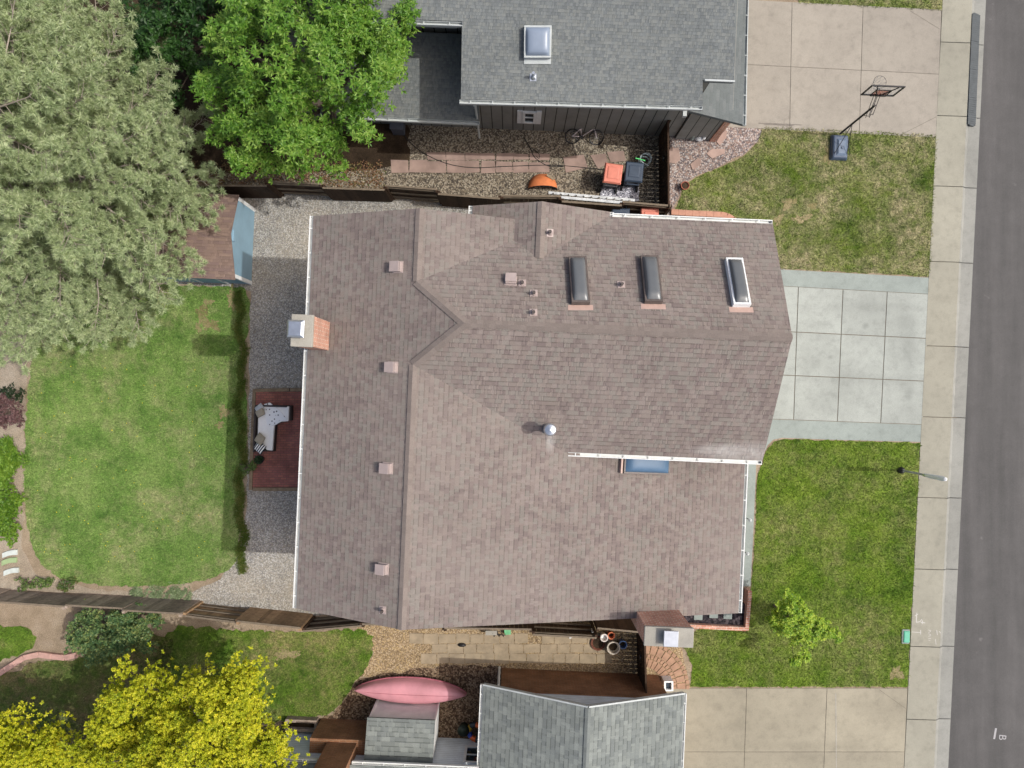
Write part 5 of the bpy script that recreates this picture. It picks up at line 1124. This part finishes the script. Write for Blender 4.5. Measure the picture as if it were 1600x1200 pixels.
# young tree in the front lawn
C = np.concatenate([crown_clumps((9.15, -7.35, 1.75), (.70, .66, .6), 46, .4, -.5, .25, 60), crown_clumps((9.75, -7.85, 1.75), (.55, .45, .4), 20, .4, -.5, .25, 61), crown_clumps((9.55, -8.45, 1.65), (.3, .62, .35), 10, .4, -.5, .25, 62), crown_clumps((10.35, -7.95, 1.7), (.42, .26, .3), 8, .4, -.5, .2, 63)])
tree('young_tree', 'young yellow green tree with uneven crown in the lower front lawn', 'tree', (9.3, -7.6), 1.9, C, (rosettes(C, .17, 17, 9, .07, .042, .9), leafmat('young_leaves', L(84,128,24,.8), L(142,180,46,.84), L(206,218,84,.88), .34, 1.8)), bark, .05, 16)
# shrubs
def shrub(name, label, blobs, mat, r, nros, nleaf, ln, wd, seed, group=None, cat='shrub', elev=(-.2, .9)):
    C = np.concatenate([crown_clumps(c, rr, n, .4, -.1, .25, seed + i) for i, (c, rr, n) in enumerate(blobs)]); c0 = blobs[0][0]
    t = thing(name, (c0[0], c0[1], 0), label, cat, group); m = MB(); limbs(m, (c0[0], c0[1], 0), [C[i] for i in rng.choice(len(C), min(10, len(C)), replace=False)], .03); m.build('stem', bark, t); raw_mesh('foliage', rosettes(C, r, nros, nleaf, ln, wd, .9, elev), 4, mat, t)
shrub('shrub', 'rounded blue green shrub between the lower fence and the big yellow tree', [((-13.9, -8.3, .75), (1.5, .85, .7), 110), ((-12.9, -7.95, .75), (1.0, .65, .7), 60), ((-14.2, -8.75, .6), (.9, .6, .5), 22)], leafmat('bluegreen_leaves', L(66,100,60,.78), L(98,130,78,.78), L(158,166,94,.78), .2, 2.6), .2, 14, 8, .075, .045, 70)
shrub('shrub', 'dark purple barberry shrub at the left edge of the back lawn', [((-17.6, -.75, .5), (.75, .55, .45), 60)], leafmat('purple_leaves', L(76,50,54,.8), L(110,80,80,.8), L(140,112,108,.8), .2, 3), .17, 12, 8, .06, .035, 80)
shrub('shrub', 'dark green tuft just above the purple shrub', [((-17.3, -.15, .4), (.4, .3, .3), 12)], leafmat('dark_leaves', L(24,36,20,.8), L(36,54,28,.8), L(54,76,40,.8), .2, 3), .15, 12, 8, .06, .03, 82)
gm = leafmat('lime_leaves', L(76,118,30,.76), L(112,152,46,.76), L(150,182,70,.76), .3, 2)
shrub('shrub', 'bright lime green feathery plant, the upper of two at the left edge', [((-17.95, -2.4, .35), (.72, .72, .35), 80)], gm, .2, 16, 10, .13, .026, 84, 'lime green plants at the left edge', 'plant', (-.1, .5))
shrub('shrub', 'bright lime green leafy plant, the lower of two at the left edge', [((-17.85, -4.15, .35), (.78, .95, .4), 110)], gm, .2, 14, 8, .08, .05, 86, 'lime green plants at the left edge', 'plant')
for i, ((x, y, r), lab) in enumerate((((42, 912, .42), 'low green weed beside the pale stone slabs'), ((72, 911, .28), 'small pale green weed along the fence'), ((105, 914, .34), 'reddish green weed by the fence boards'), ((386, 730, .3), 'ragged green tuft on the gravel edge by the patio'))):
    p = at(x, y, .12); shrub('weed', lab, [((p.x, p.y, .12), (r, r * .6, .14), 9)], leafmat('weed_leaves', L(62,92,40,.76), L(96,126,60,.76), L(140,160,90,.76) if i != 2 else L(130,90,60,.76), .25, 3), .12, 9, 7, .06, .03, 90 + i, 'weeds along the garden beds', 'weed')
t = thing('potted_plant', at(410, 717), 'dark potted plant at the end of the corner sofa', 'potted plant'); p = at(410, 717); m = MB(); m.lathe([(.1, .05), (.15, .3), (.16, .34), (.14, .34), (.0, .3)], p, 18); m.build('pot', M['dark'], t)
raw_mesh('foliage', leaves_at(np.array([[p.x, p.y, .42]]), .15, 260, .07, .035, (-.2, 1.0)), 4, leafmat('pot_leaves', L(26,44,18,.8), L(42,66,28,.8), L(60,90,40,.8), .2, 3), t)
# low ground cover against the lower fence, and ragged grass along the shaded lawn edge
n = 900; xs, ys = rng.uniform(205, 300, n), rng.normal(928, 5.5, n) + 3 * np.sin(rng.uniform(0, 6, n)); kk = (np.sin(xs * .21) + np.sin(xs * .53 + ys * .4) + rng.normal(0, .8, n)) > -.4; xs, ys = xs[kk], ys[kk]; n = len(xs); s = H / F
o = raw_mesh('ground_cover', leaves_at(np.stack([(xs - NX) * s, -(ys - NY) * s, np.full(n, .05)], 1), .05, 7, .05, .03, (-.1, 1)), 4, leafmat('cover_leaves', L(110,132,86,.8), L(140,160,116,.8), L(176,188,150,.8), .25, 3)); tag(o, 'low pale green ground cover along the lower fence', kind='stuff')
n = 2600; ys = rng.uniform(455, 895, n); xs = 377 + 6 * np.sin(ys / 31) * np.sin(ys / 13) + rng.normal(0, 3.5, n)
B = np.stack([(xs - NX) * s, -(ys - NY) * s, np.full(n, .01)], 1); o = raw_mesh('edge_grass', leaves_at(B, .04, 9, .10, .012, (.1, 1.2)), 4, leafmat('edge_blades', L(70,96,30,.74), L(96,122,44,.74), L(150,144,84,.74), .2, 2)); tag(o, 'long ragged grass along the gravel edge', kind='stuff')
n = 80; xs, ys = 60 + 270 * rng.random(n), rng.uniform(560, 880, n); B = np.stack([(xs - NX) * s, -(ys - NY) * s, np.full(n, .07)], 1); o = raw_mesh('dandelions', leaves_at(B, .01, 7, .022, .014, (-.1, .4)), 4, leafmat('dandelion_petals', L(220,200,40,.9), L(232,214,60,.9), L(240,226,90,.9), .2, 3)); tag(o, 'tiny yellow dandelions dotted over the back lawn', kind='stuff')
n = 900; xs, ys = rng.uniform(290, 600, n), rng.uniform(255, 296, n); B = np.stack([(xs - NX) * s, -(ys - NY) * s, np.full(n, .01)], 1)
o = raw_mesh('leaf_litter', leaves_at(B, .12, 5, .07, .04, (-.1, .3)), 4, leafmat('litter', L(110,80,56,.8), L(140,104,76,.8), L(96,110,52,.8), .1, 3)); tag(o, 'fallen leaves and weeds along the top fence', kind='stuff')

# ------------------------------------------------------------------ camera and light
cam = bpy.data.cameras.new('camera'); co = bpy.data.objects.new('camera', cam); COL.objects.link(co)
co.location = (0, 0, H); co.rotation_euler = (0, 0, 0); cam.sensor_width = 36; cam.lens = 36 * F / 1600; cam.shift_y = (NY - 600) / 1600; cam.clip_end = 2000; SC.camera = co
EL = math.radians(54.2); ld_ = Vector((-math.cos(EL), .03 * math.cos(EL), -math.sin(EL)))
sn = bpy.data.lights.new('sun', 'SUN'); sn.energy = 2.1; sn.angle = math.radians(.53); sn.color = (1, .98, .94); so_ = bpy.data.objects.new('sun', sn); COL.objects.link(so_); so_.rotation_euler = ld_.to_track_quat('-Z', 'Y').to_euler(); so_.location = (20, 0, 30)
wd_ = bpy.data.worlds.new('World'); SC.world = wd_; wd_.use_nodes = True; nt = wd_.node_tree; bg = nt.nodes['Background']
sk = nt.nodes.new('ShaderNodeTexSky'); sk.sky_type = 'NISHITA'; sk.sun_disc = False; sk.sun_elevation = EL; sk.sun_rotation = math.radians(90); sk.air_density = 0.75; sk.ozone_density = 0.3; sk.dust_density = 5.0
nt.links.new(sk.outputs[0], bg.inputs[0]); bg.inputs[1].default_value = 0.15
SC.view_settings.view_transform = 'Standard'; SC.view_settings.look = 'None'; SC.view_settings.exposure = 0.40; SC.view_settings.gamma = 1
SC.render.engine = 'CYCLES'; SC.cycles.max_bounces = 8; SC.cycles.transparent_max_bounces = 8
